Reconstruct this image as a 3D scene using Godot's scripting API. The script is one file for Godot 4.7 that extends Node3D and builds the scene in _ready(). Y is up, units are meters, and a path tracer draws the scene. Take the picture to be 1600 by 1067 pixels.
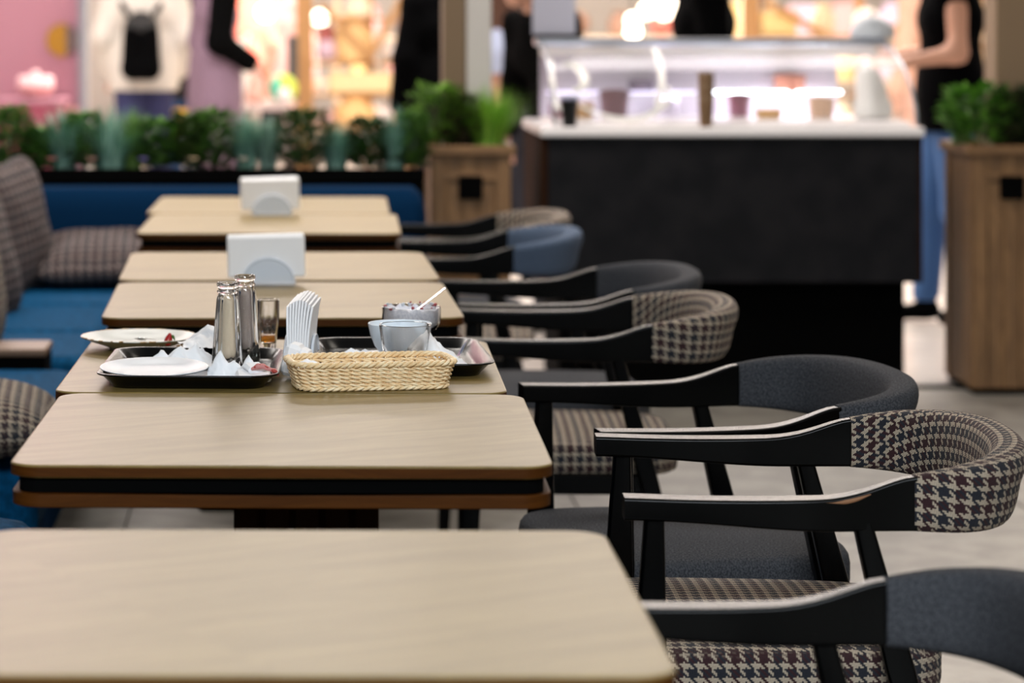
extends Node3D

const EYE := 1.348
const BOARD := 0.017
const TOP := 0.75
const ORDER := ["first", "second", "third", "fourth", "fifth", "sixth", "seventh", "eighth", "ninth", "tenth"]
const NTH := ["", "first", "second", "third", "fourth", "fifth", "sixth", "seventh", "eighth", "ninth", "tenth", "eleventh", "twelfth", "thirteenth", "fourteenth", "fifteenth", "sixteenth", "seventeenth", "eighteenth", "nineteenth", "twentieth", "last but three", "last but two", "last but one", "last", "endmost", "rightmost"]
var used := {}
var M := {}
var rng := RandomNumberGenerator.new()


# ---------------------------------------------------------------- mesh building
class MB:
	var v := PackedVector3Array()
	var uv := PackedVector2Array()
	var col := PackedColorArray()
	var idx := PackedInt32Array()
	var tint := Color.WHITE

	func vert(p: Vector3, t := Vector2.ZERO) -> int:
		v.append(p)
		uv.append(t)
		col.append(tint)
		return v.size() - 1

	func quad(a: int, b: int, c: int, d: int) -> void:
		idx.append_array(PackedInt32Array([a, b, c, a, c, d]))

	func face(pts: Array) -> void:
		var f := v.size()
		var n: Vector3 = (pts[2] - pts[0]).cross(pts[1] - pts[0]).normalized()
		var ux := n.cross(Vector3.UP)
		if ux.length() < 0.1:
			ux = Vector3.RIGHT
		ux = ux.normalized()
		var uy := n.cross(ux)
		for p in pts:
			vert(p, Vector2(ux.dot(p), uy.dot(p)))
		for i in range(1, pts.size() - 1):
			idx.append_array(PackedInt32Array([f, f + i, f + i + 1]))

	# turns the closed piece that starts at index i0 so that its front faces look outwards (clockwise)
	func outward(i0: int) -> void:
		var vol := 0.0
		var c := v[idx[i0]]
		for i in range(i0, idx.size(), 3):
			vol += (v[idx[i]] - c).dot((v[idx[i + 1]] - c).cross(v[idx[i + 2]] - c))
		if vol > 0.0:
			for i in range(i0, idx.size(), 3):
				var t := idx[i + 1]
				idx[i + 1] = idx[i + 2]
				idx[i + 2] = t

	func box(lo: Vector3, hi: Vector3, bev := 0.003, tf := Transform3D.IDENTITY) -> void:
		var i0 := idx.size()
		var c := (lo + hi) / 2.0
		var h := (hi - lo) / 2.0
		bev = minf(bev, minf(h.x, minf(h.y, h.z)) * 0.9)
		var P := func(s: Vector3, ax: int) -> Vector3:
			var p := Vector3(s.x * h.x, s.y * h.y, s.z * h.z)
			for k in 3:
				if k != ax:
					p[k] -= s[k] * bev
			return tf * (p + c)
		for ax in 3:
			var b := (ax + 1) % 3
			var d := (ax + 2) % 3
			for sg in [-1.0, 1.0]:
				var q := []
				for e in [[-1.0, -1.0], [1.0, -1.0], [1.0, 1.0], [-1.0, 1.0]]:
					var s := Vector3.ZERO
					s[ax] = sg
					s[b] = e[0]
					s[d] = e[1]
					q.append(P.call(s, ax))
				if sg < 0.0:
					q.reverse()
				face(q)
			for e in [[-1.0, -1.0], [1.0, -1.0], [1.0, 1.0], [-1.0, 1.0]]:
				var s0 := Vector3.ZERO
				var s1 := Vector3.ZERO
				s0[b] = e[0]
				s0[d] = e[1]
				s1 = s0
				s0[ax] = -1.0
				s1[ax] = 1.0
				var q := [P.call(s0, b), P.call(s1, b), P.call(s1, d), P.call(s0, d)]
				if e[0] * e[1] < 0.0:
					q.reverse()
				face(q)
		for sx in [-1.0, 1.0]:
			for sy in [-1.0, 1.0]:
				for sz in [-1.0, 1.0]:
					var s := Vector3(sx, sy, sz)
					var q := [P.call(s, 0), P.call(s, 1), P.call(s, 2)]
					if sx * sy * sz < 0.0:
						q.reverse()
					face(q)
		outward(i0)

	# rings of equal length; each ring is joined to the next
	func loft(rings: Array, caps := true, closed := true, uvs := []) -> void:
		var i0 := idx.size()
		var n: int = rings[0].size()
		var f := v.size()
		for r in rings.size():
			for k in n:
				vert(rings[r][k], uvs[r][k] if uvs else Vector2(float(k) / n, float(r) / rings.size()))
		var last := n if closed else n - 1
		for r in rings.size() - 1:
			for k in last:
				var k2 := (k + 1) % n
				quad(f + r * n + k, f + r * n + k2, f + (r + 1) * n + k2, f + (r + 1) * n + k)
		if caps:
			for r in [0, rings.size() - 1]:
				var c := Vector3.ZERO
				for p in rings[r]:
					c += p
				c /= n
				var ci := vert(c)
				var g := v.size()
				for p in rings[r]:
					vert(p)
				for k in n:
					var a := g + k
					var b := g + (k + 1) % n
					idx.append_array(PackedInt32Array([ci, b, a] if r == 0 else [ci, a, b]))
		if caps or true:
			outward(i0)

	func lathe(prof: Array, seg := 32, tf := Transform3D.IDENTITY, facet := 0, depth := 0.0) -> void:
		var rings := []
		for p in prof:
			var ring := PackedVector3Array()
			for k in seg:
				var a := TAU * k / seg
				var r: float = p.x
				if facet > 0 and p.z > 0.0:
					var t := fposmod(a, TAU / facet) - PI / facet
					r = lerpf(r, r * cos(PI / facet) / cos(t), p.z) + depth * p.z * 0.0
				ring.append(tf * Vector3(r * cos(a), p.y, r * sin(a)))
			rings.append(ring)
		loft(rings, false, true)

	func tube(path: Array, rad, seg := 8, caps := true, closed := false) -> void:
		var rings := []
		var n := path.size()
		var up := Vector3.UP
		for i in n:
			var a: Vector3 = path[(i - 1 + n) % n] if closed else path[maxi(i - 1, 0)]
			var b: Vector3 = path[(i + 1) % n] if closed else path[mini(i + 1, n - 1)]
			var t := (b - a).normalized()
			if i == 0 and absf(t.dot(up)) > 0.9:
				up = Vector3.RIGHT
			var s := t.cross(up)
			if s.length() < 1e-4:
				s = t.cross(Vector3(0.3, 0.2, 0.9))
			s = s.normalized()
			up = s.cross(t).normalized()
			var r: float = rad if rad is float else rad[i]
			var ring := PackedVector3Array()
			for k in seg:
				var g := TAU * k / seg
				ring.append(path[i] + (s * cos(g) + up * sin(g)) * r)
			rings.append(ring)
		if closed:
			rings.append(rings[0])
		loft(rings, caps and not closed)

	# flat outline in x,z between y0 and y1 with rounded-over edges
	func slab(o: PackedVector2Array, y0: float, y1: float, bev := 0.003, turn := 0.0, off := Vector2.ZERO) -> void:
		var i0 := idx.size()
		var n := o.size()
		var inn := PackedVector2Array()
		var area := 0.0
		for k in n:
			area += o[k].cross(o[(k + 1) % n])
		for k in n:
			var t := (o[(k + 1) % n] - o[(k - 1 + n) % n]).normalized()
			var nn := Vector2(t.y, -t.x) * (1.0 if area > 0.0 else -1.0)
			inn.append(o[k] - nn * bev)
		var U := func(p: Vector2) -> Vector2: return p.rotated(turn) + off
		for top in [true, false]:
			var y := y1 if top else y0
			var c := vert(Vector3(0, y, 0), U.call(Vector2.ZERO))
			var f := v.size()
			for k in n:
				vert(Vector3(inn[k].x, y, inn[k].y), U.call(inn[k]))
			for k in n:
				idx.append_array(PackedInt32Array([c, f + k, f + (k + 1) % n] if top == (area > 0.0) else [c, f + (k + 1) % n, f + k]))
		var rows := [[inn, y1], [o, y1 - bev * 0.4], [o, y1 - bev], [o, y0 + bev], [o, y0 + bev * 0.4], [inn, y0]]
		var g := v.size()
		var run := 0.0
		for k in n + 1:
			for r in rows:
				var p: Vector2 = r[0][k % n]
				vert(Vector3(p.x, r[1], p.y), Vector2(run, r[1]) + off)
			run += o[k % n].distance_to(o[(k + 1) % n])
		var m := rows.size()
		for k in n:
			for r in m - 1:
				if area > 0.0:
					quad(g + k * m + r, g + k * m + r + 1, g + (k + 1) * m + r + 1, g + (k + 1) * m + r)
				else:
					quad(g + k * m + r + 1, g + k * m + r, g + (k + 1) * m + r, g + (k + 1) * m + r + 1)
		outward(i0)

	func mesh(smooth := true) -> ArrayMesh:
		var nn := PackedVector3Array()
		nn.resize(v.size())
		for i in range(0, idx.size(), 3):
			var a := idx[i]
			var b := idx[i + 1]
			var c := idx[i + 2]
			var n := (v[c] - v[a]).cross(v[b] - v[a])
			nn[a] += n
			nn[b] += n
			nn[c] += n
		for i in nn.size():
			nn[i] = nn[i].normalized() if nn[i].length_squared() > 0.0 else Vector3.UP
		var arr := []
		arr.resize(Mesh.ARRAY_MAX)
		arr[Mesh.ARRAY_VERTEX] = v
		arr[Mesh.ARRAY_NORMAL] = nn
		arr[Mesh.ARRAY_TEX_UV] = uv
		arr[Mesh.ARRAY_COLOR] = col
		arr[Mesh.ARRAY_INDEX] = idx
		var m := ArrayMesh.new()
		m.add_surface_from_arrays(Mesh.PRIMITIVE_TRIANGLES, arr)
		return m


func rrect(w: float, d: float, r: float, n := 6) -> PackedVector2Array:
	var o := PackedVector2Array()
	for q in 4:
		var c := Vector2((w / 2 - r) * (1 if q in [0, 3] else -1), (d / 2 - r) * (1 if q < 2 else -1))
		for k in n + 1:
			var a := PI / 2 * (q + float(k) / n)
			o.append(c + Vector2(cos(a), sin(a)) * r)
	return o


func ring_of(o: PackedVector2Array, y: float) -> PackedVector3Array:
	var r := PackedVector3Array()
	for p in o:
		r.append(Vector3(p.x, y, p.y))
	return r


# skin over tapered capsules: smooth minimum on a grid, meshed as surface nets
func blob(bones: Array, cell: float, k := 0.03, cut := []) -> MB:
	var lo := Vector3(1e9, 1e9, 1e9)
	var hi := -lo
	for b in bones:
		var r := maxf(b[2], b[3]) + cell * 2.0
		for e in 2:
			lo = lo.min(b[e] - Vector3(r, r, r))
			hi = hi.max(b[e] + Vector3(r, r, r))
	if cut:
		lo.y = maxf(lo.y, cut[0] - cell * 2)
		hi.y = minf(hi.y, cut[1] + cell * 2)
	var nx := int((hi.x - lo.x) / cell) + 2
	var ny := int((hi.y - lo.y) / cell) + 2
	var nz := int((hi.z - lo.z) / cell) + 2
	var f := PackedFloat32Array()
	f.resize(nx * ny * nz)
	f.fill(1.0)
	for b in bones:
		var A: Vector3 = b[0]
		var AB: Vector3 = b[1] - A
		var L := maxf(AB.length_squared(), 1e-9)
		var r := maxf(b[2], b[3]) + k + cell * 1.5
		var l := ((A.min(b[1]) - Vector3(r, r, r) - lo) / cell).floor()
		var h := ((A.max(b[1]) + Vector3(r, r, r) - lo) / cell).ceil()
		for z in range(maxi(0, int(l.z)), mini(nz, int(h.z) + 1)):
			for y in range(maxi(0, int(l.y)), mini(ny, int(h.y) + 1)):
				var base := (z * ny + y) * nx
				for x in range(maxi(0, int(l.x)), mini(nx, int(h.x) + 1)):
					var q := lo + Vector3(x, y, z) * cell - A
					var t := clampf(q.dot(AB) / L, 0.0, 1.0)
					var d := (q - AB * t).length() - lerpf(b[2], b[3], t)
					var e := f[base + x]
					var g := maxf(k - absf(d - e), 0.0) / k
					f[base + x] = minf(d, e) - g * g * k * 0.25
	if cut:
		for z in nz:
			for y in ny:
				var yy := lo.y + y * cell
				var dd := maxf(cut[0] - yy, yy - cut[1])
				for x in nx:
					var i := (z * ny + y) * nx + x
					f[i] = maxf(f[i], dd)
	var mb := MB.new()
	var at := PackedInt32Array()
	at.resize(nx * ny * nz)
	at.fill(-1)
	var off := [0, 1, nx, nx + 1, nx * ny, nx * ny + 1, nx * ny + nx, nx * ny + nx + 1]
	var ed := [[0, 1], [2, 3], [4, 5], [6, 7], [0, 2], [1, 3], [4, 6], [5, 7], [0, 4], [1, 5], [2, 6], [3, 7]]
	for z in nz - 1:
		for y in ny - 1:
			for x in nx - 1:
				var i := (z * ny + y) * nx + x
				var neg := 0
				for c in 8:
					if f[i + off[c]] < 0.0:
						neg += 1
				if neg == 0 or neg == 8:
					continue
				var s := Vector3.ZERO
				var m := 0
				for e in ed:
					var a := f[i + off[e[0]]]
					var bq := f[i + off[e[1]]]
					if (a < 0.0) != (bq < 0.0):
						var t := a / (a - bq)
						var pa := Vector3(e[0] & 1, (e[0] >> 1) & 1, e[0] >> 2)
						var pb := Vector3(e[1] & 1, (e[1] >> 1) & 1, e[1] >> 2)
						s += pa.lerp(pb, t)
						m += 1
				at[i] = mb.vert(lo + (Vector3(x, y, z) + s / m) * cell)
	var st := [1, nx, nx * ny]
	for z in range(1, nz - 1):
		for y in range(1, ny - 1):
			for x in range(1, nx - 1):
				var i := (z * ny + y) * nx + x
				for ax in 3:
					var a := f[i] < 0.0
					if a != (f[i + st[ax]] < 0.0):
						var u: int = st[(ax + 1) % 3]
						var w: int = st[(ax + 2) % 3]
						var q := [at[i], at[i - u], at[i - u - w], at[i - w]]
						if q.min() < 0:
							continue
						if a:
							mb.quad(q[0], q[3], q[2], q[1])
						else:
							mb.quad(q[0], q[1], q[2], q[3])
	if mb.idx.size():
		mb.outward(0)
	return mb


# ---------------------------------------------------------------- objects, names, labels
func numbered(called: String) -> String:
	var n: int = used.get(called, 0)
	used[called] = n + 1
	return called if n == 0 else "%s_%03d" % [called, n]


func tag(o: Node, label: String, category: String, group := "", kind := "") -> Node:
	if label:
		o.set_meta("label", label)
	if category:
		o.set_meta("category", category)
	if group:
		o.set_meta("group", group)
	if kind:
		o.set_meta("kind", kind)
	return o


func thing(called: String, label: String, category: String, at := Vector3.ZERO, turn := 0.0, group := "") -> Node3D:
	var o := Node3D.new()
	o.name = numbered(called)
	add_child(o)
	o.position = at
	o.rotation.y = turn
	tag(o, label, category, group)
	return o


func part(called: String, mb, mat: Material, parent: Node, label := "", kind := "") -> MeshInstance3D:
	var o := MeshInstance3D.new()
	o.name = numbered(called) if parent == self else called
	o.mesh = mb.mesh() if mb is MB else mb
	o.material_override = mat
	parent.add_child(o, true)
	if label:
		o.set_meta("label", label)
	if kind:
		o.set_meta("kind", kind)
	return o


func struct(called: String, mb: MB, mat: Material, label := "") -> MeshInstance3D:
	var o := part(called, mb, mat, self)
	o.set_meta("kind", "structure")
	if label:
		o.set_meta("label", label)
	return o


func copy(src: Node3D, label: String, at: Vector3, turn: float, group := "") -> Node3D:
	var c: Node3D = src.duplicate()
	c.name = numbered(String(src.get_meta("stem", "object")))
	add_child(c)
	c.position = at
	c.rotation = Vector3(0, turn, 0)
	c.set_meta("label", label)
	if group:
		c.set_meta("group", group)
	return c


func boxm(lo: Vector3, hi: Vector3, bev := 0.003, tf := Transform3D.IDENTITY) -> MB:
	var m := MB.new()
	m.box(lo, hi, bev, tf)
	return m


func tubem(path: Array, rad, seg := 8) -> MB:
	var m := MB.new()
	m.tube(path, rad, seg)
	return m


func lathem(prof: Array, seg := 32, facet := 0) -> MB:
	var m := MB.new()
	var q := []
	for p in prof:
		q.append(p if p is Vector3 else Vector3(p.x, p.y, 0.0))
	m.lathe(q, seg, Transform3D.IDENTITY, facet)
	return m


# ---------------------------------------------------------------- materials
func mat(c: Color, rough := 0.6, metal := 0.0) -> StandardMaterial3D:
	var m := StandardMaterial3D.new()
	m.albedo_color = c
	m.roughness = rough
	m.metallic = metal
	return m


func dull(c: Color) -> StandardMaterial3D:
	var m := mat(c, 0.9)
	m.metallic_specular = 0.12
	return m


func noise(freq: float, oct := 4, sd := 1) -> FastNoiseLite:
	var n := FastNoiseLite.new()
	n.seed = sd
	n.frequency = freq
	n.fractal_octaves = oct
	return n


func ntex(freq: float, cols: Array, sd := 1, size := 512, oct := 4, normal := false) -> NoiseTexture2D:
	var t := NoiseTexture2D.new()
	t.width = size
	t.height = size
	t.seamless = true
	t.noise = noise(freq, oct, sd)
	if normal:
		t.as_normal_map = true
		t.bump_strength = 4.0
	else:
		var g := Gradient.new()
		g.offsets = PackedFloat32Array([0.25, 0.75])
		g.colors = PackedColorArray(cols)
		t.color_ramp = g
	return t


func hound(pale: Color, blue: Color, red: Color) -> ImageTexture:
	# a 2/2 twill of four pale and four dark threads; dark weft threads alternate between blue and wine red
	var px := 14
	var n := 16
	var im := Image.create(n * px, n * px, false, Image.FORMAT_RGB8)
	for y in n * px:
		for x in n * px:
			var tx := x / px
			var ty := y / px
			var over := posmod(tx - ty, 4) < 2
			var c: Color
			if over:
				c = pale if (tx % 8) < 3 else (blue if tx < 8 else red)
			else:
				c = pale if (ty % 8) < 3 else (red if ty < 8 else blue)
			var a := float((x if over else y) % px) / px - 0.5
			var s := 1.0 - 1.5 * a * a
			im.set_pixel(x, y, Color(c.r * s, c.g * s, c.b * s))
	im.generate_mipmaps()
	return ImageTexture.create_from_image(im)


func hound_bump() -> ImageTexture:
	var px := 14
	var n := 16
	var im := Image.create(n * px, n * px, false, Image.FORMAT_RGB8)
	for y in n * px:
		for x in n * px:
			var over := posmod(x / px - y / px, 4) < 2
			var a := float((x if over else y) % px) / px - 0.5
			var b := float((y if over else x) % (px * 2)) / (px * 2) - 0.5
			var s := clampf(0.85 - 2.0 * a * a - 0.8 * b * b, 0.0, 1.0)
			im.set_pixel(x, y, Color(s, s, s))
	return ImageTexture.create_from_image(im)


func wood_tex(lightc: Color, darkc: Color, sd: int, w := 1024, h := 512, fine := 1.0) -> ImageTexture:
	# grain runs along x
	var n1 := noise(1.0, 3, sd)
	var n2 := noise(1.0, 2, sd + 7)
	var im := Image.create(w, h, false, Image.FORMAT_RGB8)
	for y in h:
		for x in w:
			var u := float(x) / w
			var q := float(y) / h
			var wob := n2.get_noise_2d(u * 2.2, q * 3.0) * 0.05
			var g := n1.get_noise_2d(u * 3.0, (q + wob) * 70.0 * fine) * 0.6 + n1.get_noise_2d(u * 14.0 + 50.0, (q + wob) * 210.0 * fine) * 0.55
			g += n2.get_noise_2d(u * 1.5 + 9.0, (q + wob) * 9.0) * 0.5
			im.set_pixel(x, y, lightc.lerp(darkc, clampf(0.38 + g * 0.75, 0.0, 1.0)))
	im.generate_mipmaps()
	return ImageTexture.create_from_image(im)


func tri(m: StandardMaterial3D, s: float, world := false) -> StandardMaterial3D:
	m.uv1_triplanar = true
	m.uv1_world_triplanar = world
	m.uv1_scale = Vector3(s, s, s)
	m.uv1_triplanar_sharpness = 6.0
	return m


func glass(c: Color, alpha := 0.03, rough := 0.0) -> StandardMaterial3D:
	var m := mat(Color(c, alpha), rough)
	m.transparency = BaseMaterial3D.TRANSPARENCY_ALPHA
	m.refraction_enabled = true
	m.refraction_scale = 0.05
	return m


func pane(c: Color, alpha := 0.06) -> StandardMaterial3D:
	var m := mat(Color(c, alpha), 0.02)
	m.transparency = BaseMaterial3D.TRANSPARENCY_ALPHA
	return m


func lit(c: Color, e: float) -> StandardMaterial3D:
	var m := mat(Color(0.9, 0.9, 0.9), 0.5)
	m.emission_enabled = true
	m.emission = c
	m.emission_energy_multiplier = e
	return m


func materials() -> void:
	var oak := mat(Color.WHITE, 0.36)
	oak.metallic_specular = 0.28
	oak.albedo_texture = wood_tex(Color(0.54, 0.46, 0.275), Color(0.425, 0.35, 0.18), 3)
	oak.uv1_scale = Vector3(1.0 / 0.9, 1.0 / 0.45, 1)
	M.oak = oak
	var edge := mat(Color(0.54, 0.365, 0.20), 0.55)
	edge.albedo_texture = oak.albedo_texture
	edge.uv1_scale = Vector3(1.0 / 0.9, 1.0 / 0.45, 1)
	edge.metallic_specular = 0.2
	M.oak_edge = edge
	M.black_wood = mat(Color(0.003, 0.003, 0.003), 0.27)
	M.black_wood.metallic_specular = 0.27
	M.black_matt = dull(Color(0.02, 0.02, 0.02))
	var pale := Color(0.80, 0.73, 0.64)
	var ht := hound(pale, Color(0.10, 0.115, 0.165), Color(0.21, 0.05, 0.08))
	var h := mat(Color(0.88, 0.88, 0.88), 0.9)
	h.albedo_texture = ht
	h.uv1_scale = Vector3(1 / 0.040, 1 / 0.040, 1)
	h.heightmap_enabled = true
	h.heightmap_texture = hound_bump()
	h.heightmap_scale = 0.12
	M.hound_uv = h
	M.hound = tri(h.duplicate(), 1 / 0.040)
	var fine := mat(Color(0.62, 0.60, 0.66), 0.9)
	fine.albedo_texture = ht
	M.check_cushion = tri(fine, 1 / 0.06)
	var g := mat(Color.WHITE, 0.95)
	g.albedo_texture = ntex(0.09, [Color(0.175, 0.18, 0.195), Color(0.285, 0.29, 0.305)], 5, 256, 3)
	g.normal_enabled = true
	g.normal_texture = ntex(0.2, [], 6, 256, 2, true)
	g.normal_scale = 0.4
	g.metallic_specular = 0.2
	M.grey_cloth = tri(g, 9.0)
	var gb: StandardMaterial3D = g.duplicate()
	gb.albedo_texture = ntex(0.09, [Color(0.24, 0.29, 0.36), Color(0.34, 0.39, 0.47)], 7, 256, 3)
	M.blue_grey_cloth = gb
	var bl := mat(Color.WHITE, 0.85)
	bl.albedo_texture = ntex(0.05, [Color(0.015, 0.21, 0.33), Color(0.03, 0.27, 0.42)], 9, 256, 3)
	bl.metallic_specular = 0.15
	M.bench = tri(bl, 3.0)
	var nv := dull(Color(0.025, 0.14, 0.25))
	M.bench_dark = nv
	M.brown_slab = mat(Color(0.42, 0.31, 0.22), 0.5)
	var fl := mat(Color.WHITE, 0.42)
	fl.albedo_texture = ntex(0.02, [Color(0.43, 0.415, 0.39), Color(0.52, 0.505, 0.475)], 11, 512, 5)
	M.cafe_floor = tri(fl, 0.6, true)
	var mf := mat(Color.WHITE, 0.3)
	mf.albedo_texture = ntex(0.02, [Color(0.74, 0.71, 0.68), Color(0.82, 0.79, 0.76)], 12, 512, 5)
	M.mall_floor = tri(mf, 0.4, true)
	M.joint = mat(Color(0.2, 0.19, 0.18), 0.8)
	M.ceiling = mat(Color(0.8, 0.79, 0.77), 0.9)
	M.wall = mat(Color(0.72, 0.70, 0.68), 0.9)
	M.dim_wall = mat(Color(0.22, 0.21, 0.2), 0.9)
	var pw := mat(Color.WHITE, 0.6)
	pw.albedo_texture = wood_tex(Color(0.53, 0.395, 0.25), Color(0.35, 0.245, 0.14), 21, 512, 256, 0.5)
	pw.uv1_scale = Vector3(1, 1, 1)
	M.planter = pw
	M.post = mat(Color(0.50, 0.41, 0.31), 0.6)
	var st := mat(Color.WHITE, 0.5)
	st.metallic_specular = 0.2
	st.albedo_texture = ntex(0.012, [Color(0.08, 0.08, 0.09), Color(0.112, 0.108, 0.116)], 31, 512, 5)
	M.slate = tri(st, 0.9)
	M.brown_dark = dull(Color(0.17, 0.10, 0.06))
	M.steel = mat(Color(0.74, 0.76, 0.8), 0.28, 0.9)
	M.chrome = mat(Color(0.86, 0.87, 0.88), 0.12, 1.0)
	M.white_top = mat(Color(0.95, 0.93, 0.93), 0.2)
	M.pane = pane(Color(0.95, 0.98, 0.98))
	M.pane.metallic_specular = 0.24
	M.glass = glass(Color(1.0, 1.0, 1.0), 0.0)
	var tr := mat(Color(0.015, 0.02, 0.03), 0.24)
	tr.metallic_specular = 0.35
	M.tray = tr
	M.china = mat(Color(0.72, 0.745, 0.775), 0.3)
	M.china.metallic_specular = 0.3
	M.china_warm = mat(Color(0.74, 0.74, 0.715), 0.3)
	M.china_warm.metallic_specular = 0.3
	M.cup = mat(Color(0.87, 0.90, 0.93), 0.3)
	M.cup.metallic_specular = 0.3
	M.gold_rim = mat(Color(0.55, 0.43, 0.24), 0.35, 0.6)
	var pp := mat(Color(0.97, 0.97, 0.98), 0.85)
	pp.backlight_enabled = true
	pp.backlight = Color(0.25, 0.25, 0.26)
	M.paper = pp
	var hold := mat(Color(0.93, 0.96, 1.0, 0.5), 0.3)
	hold.transparency = BaseMaterial3D.TRANSPARENCY_ALPHA
	M.holder = hold
	var wk := mat(Color.WHITE, 0.5)
	wk.albedo_texture = ntex(0.03, [Color(0.90, 0.77, 0.58), Color(0.97, 0.89, 0.74)], 41, 256, 3)
	M.wicker = tri(wk, 8.0)
	M.red = mat(Color(0.62, 0.09, 0.09), 0.3)
	M.pink = mat(Color(0.78, 0.42, 0.44), 0.6)
	M.leaf = mat(Color(0.22, 0.36, 0.12), 0.6)
	var vc := mat(Color.WHITE, 0.6)
	vc.vertex_color_use_as_albedo = true
	vc.backlight_enabled = true
	vc.backlight = Color(0.3, 0.4, 0.15)
	M.foliage = vc
	M.skin = mat(Color(0.80, 0.60, 0.50), 0.6)


func _ready() -> void:
	rng.seed = 7
	# ---- camera: a long lens with a shifted frame, looking level down the row of tables
	var cam := Camera3D.new()
	cam.name = "camera"
	add_child(cam)
	var at := CameraAttributesPhysical.new()
	at.frustum_near = 0.05
	at.frustum_far = 200.0
	at.frustum_focal_length = 50.0
	at.frustum_focus_distance = 4.35
	at.exposure_aperture = 2.0
	cam.attributes = at
	cam.projection = Camera3D.PROJECTION_FRUSTUM
	cam.position = Vector3(0, EYE, 0)
	cam.near = 0.05
	cam.size = 2.0 * 0.05 * 533.5 / 4400.0
	cam.frustum_offset = Vector2(350.0, -525.5) / 4400.0 * 0.05
	cam.current = true
	# ---- sky (the hall is closed; nothing of it is seen) and exposure
	var we := WorldEnvironment.new()
	we.name = "surroundings"
	var env := Environment.new()
	env.background_mode = Environment.BG_COLOR
	env.background_color = Color(0.4, 0.42, 0.45)
	env.tonemap_mode = Environment.TONE_MAPPER_LINEAR
	env.tonemap_exposure = 1.1
	env.sdfgi_enabled = true
	env.ssao_enabled = true
	env.ssil_enabled = true
	we.environment = env
	add_child(we)
	materials()
	# ---- ceiling lights: over the far end of the cafe and over the mall behind it
	ceiling_light("ceiling_light_panel", "square ceiling light panel above the middle tables", Vector3(-0.6, 3.9, -8.2), Vector2(3.0, 1.2), 13.0, Color(1.0, 0.97, 0.94))
	ceiling_light("ceiling_light_panel", "cool white ceiling light panel behind the camera, above the cafe entrance", Vector3(0.2, 3.9, 2.6), Vector2(3.6, 1.8), 95.0, Color(0.93, 0.97, 1.0))
	ceiling_light("ceiling_light_panel", "square ceiling light panel above the chairs", Vector3(2.2, 3.9, -5.6), Vector2(2.0, 1.2), 3.0, Color(1.0, 0.96, 0.9))
	ceiling_light("ceiling_light_panel", "long ceiling light panel above the aisle behind the counter", Vector3(2.6, 3.9, -13.2), Vector2(6.0, 1.5), 30.0, Color(1.0, 0.97, 0.96))
	ceiling_light("ceiling_light_panel", "long ceiling light panel above the aisle by the pink shopfront", Vector3(-3.2, 3.9, -14.0), Vector2(5.0, 1.5), 30.0, Color(1.0, 0.96, 0.95))
	ceiling_light("ceiling_light_panel", "warm ceiling light panel inside the bright shop", Vector3(0.6, 3.9, -20.5), Vector2(8.0, 2.5), 110.0, Color(1.0, 0.95, 0.9))
	ceiling_light("ceiling_light_panel", "warm ceiling light panel over the right hand stall", Vector3(5.0, 3.9, -19.0), Vector2(3.0, 2.0), 30.0, Color(1.0, 0.93, 0.84))
	setting()
	furniture()
	table_things()
	stall()
	greenery()
	background()


func ceiling_light(called: String, label: String, at: Vector3, size: Vector2, energy: float, c: Color) -> void:
	var t := thing(called, label, "ceiling light", at)
	part("frame", boxm(Vector3(-size.x / 2 - 0.05, 0.0, -size.y / 2 - 0.05), Vector3(size.x / 2 + 0.05, 0.1, size.y / 2 + 0.05), 0.01), M.white_top, t)
	part("light_diffuser", boxm(Vector3(-size.x / 2, -0.012, -size.y / 2), Vector3(size.x / 2, 0.0, size.y / 2), 0.004), lit(c, 1.6), t)
	var l := AreaLight3D.new()
	l.name = "panel_light"
	l.area_size = size
	l.area_normalize_energy = true
	l.light_energy = energy
	l.light_color = c
	l.set("area_range", 40.0)
	l.set("area_attenuation", 2.0)
	l.shadow_enabled = true
	l.rotation.x = -PI / 2
	l.position.y = -0.03
	t.add_child(l)


func setting() -> void:
	# cafe floor: large concrete-look slabs with open joints; the paler mall floor lies behind it
	var fl := struct("floor", boxm(Vector3(-7, -0.2, -9.93), Vector3(8, -0.012, 4.7)), M.joint)
	var sx := -0.42 - 1.2 * 5
	for i in 11:
		for j in 12:
			var x0 := sx + i * 1.2
			var z0 := -9.92 + j * 1.3
			var hi := Vector3(minf(x0 + 1.196, 7.99), -0.001 - 0.0005 * ((i * 7 + j * 5) % 3), minf(z0 + 1.296, 4.69))
			part("slab", boxm(Vector3(x0, -0.02, z0), hi, 0.002), M.cafe_floor, fl)
	struct("floor", boxm(Vector3(-7, -0.2, -26), Vector3(8, -0.002, -9.93)), M.mall_floor)
	struct("trim_1", boxm(Vector3(-7, -0.01, -9.97), Vector3(8, 0.004, -9.90), 0.002), M.black_matt)
	struct("ceiling", boxm(Vector3(-7, 4.0, -26), Vector3(8, 4.2, 4.7)), M.ceiling)
	struct("wall_left", boxm(Vector3(-7.2, -0.2, -26.2), Vector3(-7, 4.2, 4.9)), M.wall)
	struct("wall_right", boxm(Vector3(8, -0.2, -26.2), Vector3(8.2, 4.2, 4.9)), M.wall)
	struct("wall_back", boxm(Vector3(-7, -0.2, -26.2), Vector3(8, 4.2, -26)), M.wall)
	struct("wall_front", boxm(Vector3(-7, -0.2, 3.5), Vector3(8, 4.2, 4.9)), M.dim_wall)


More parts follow.
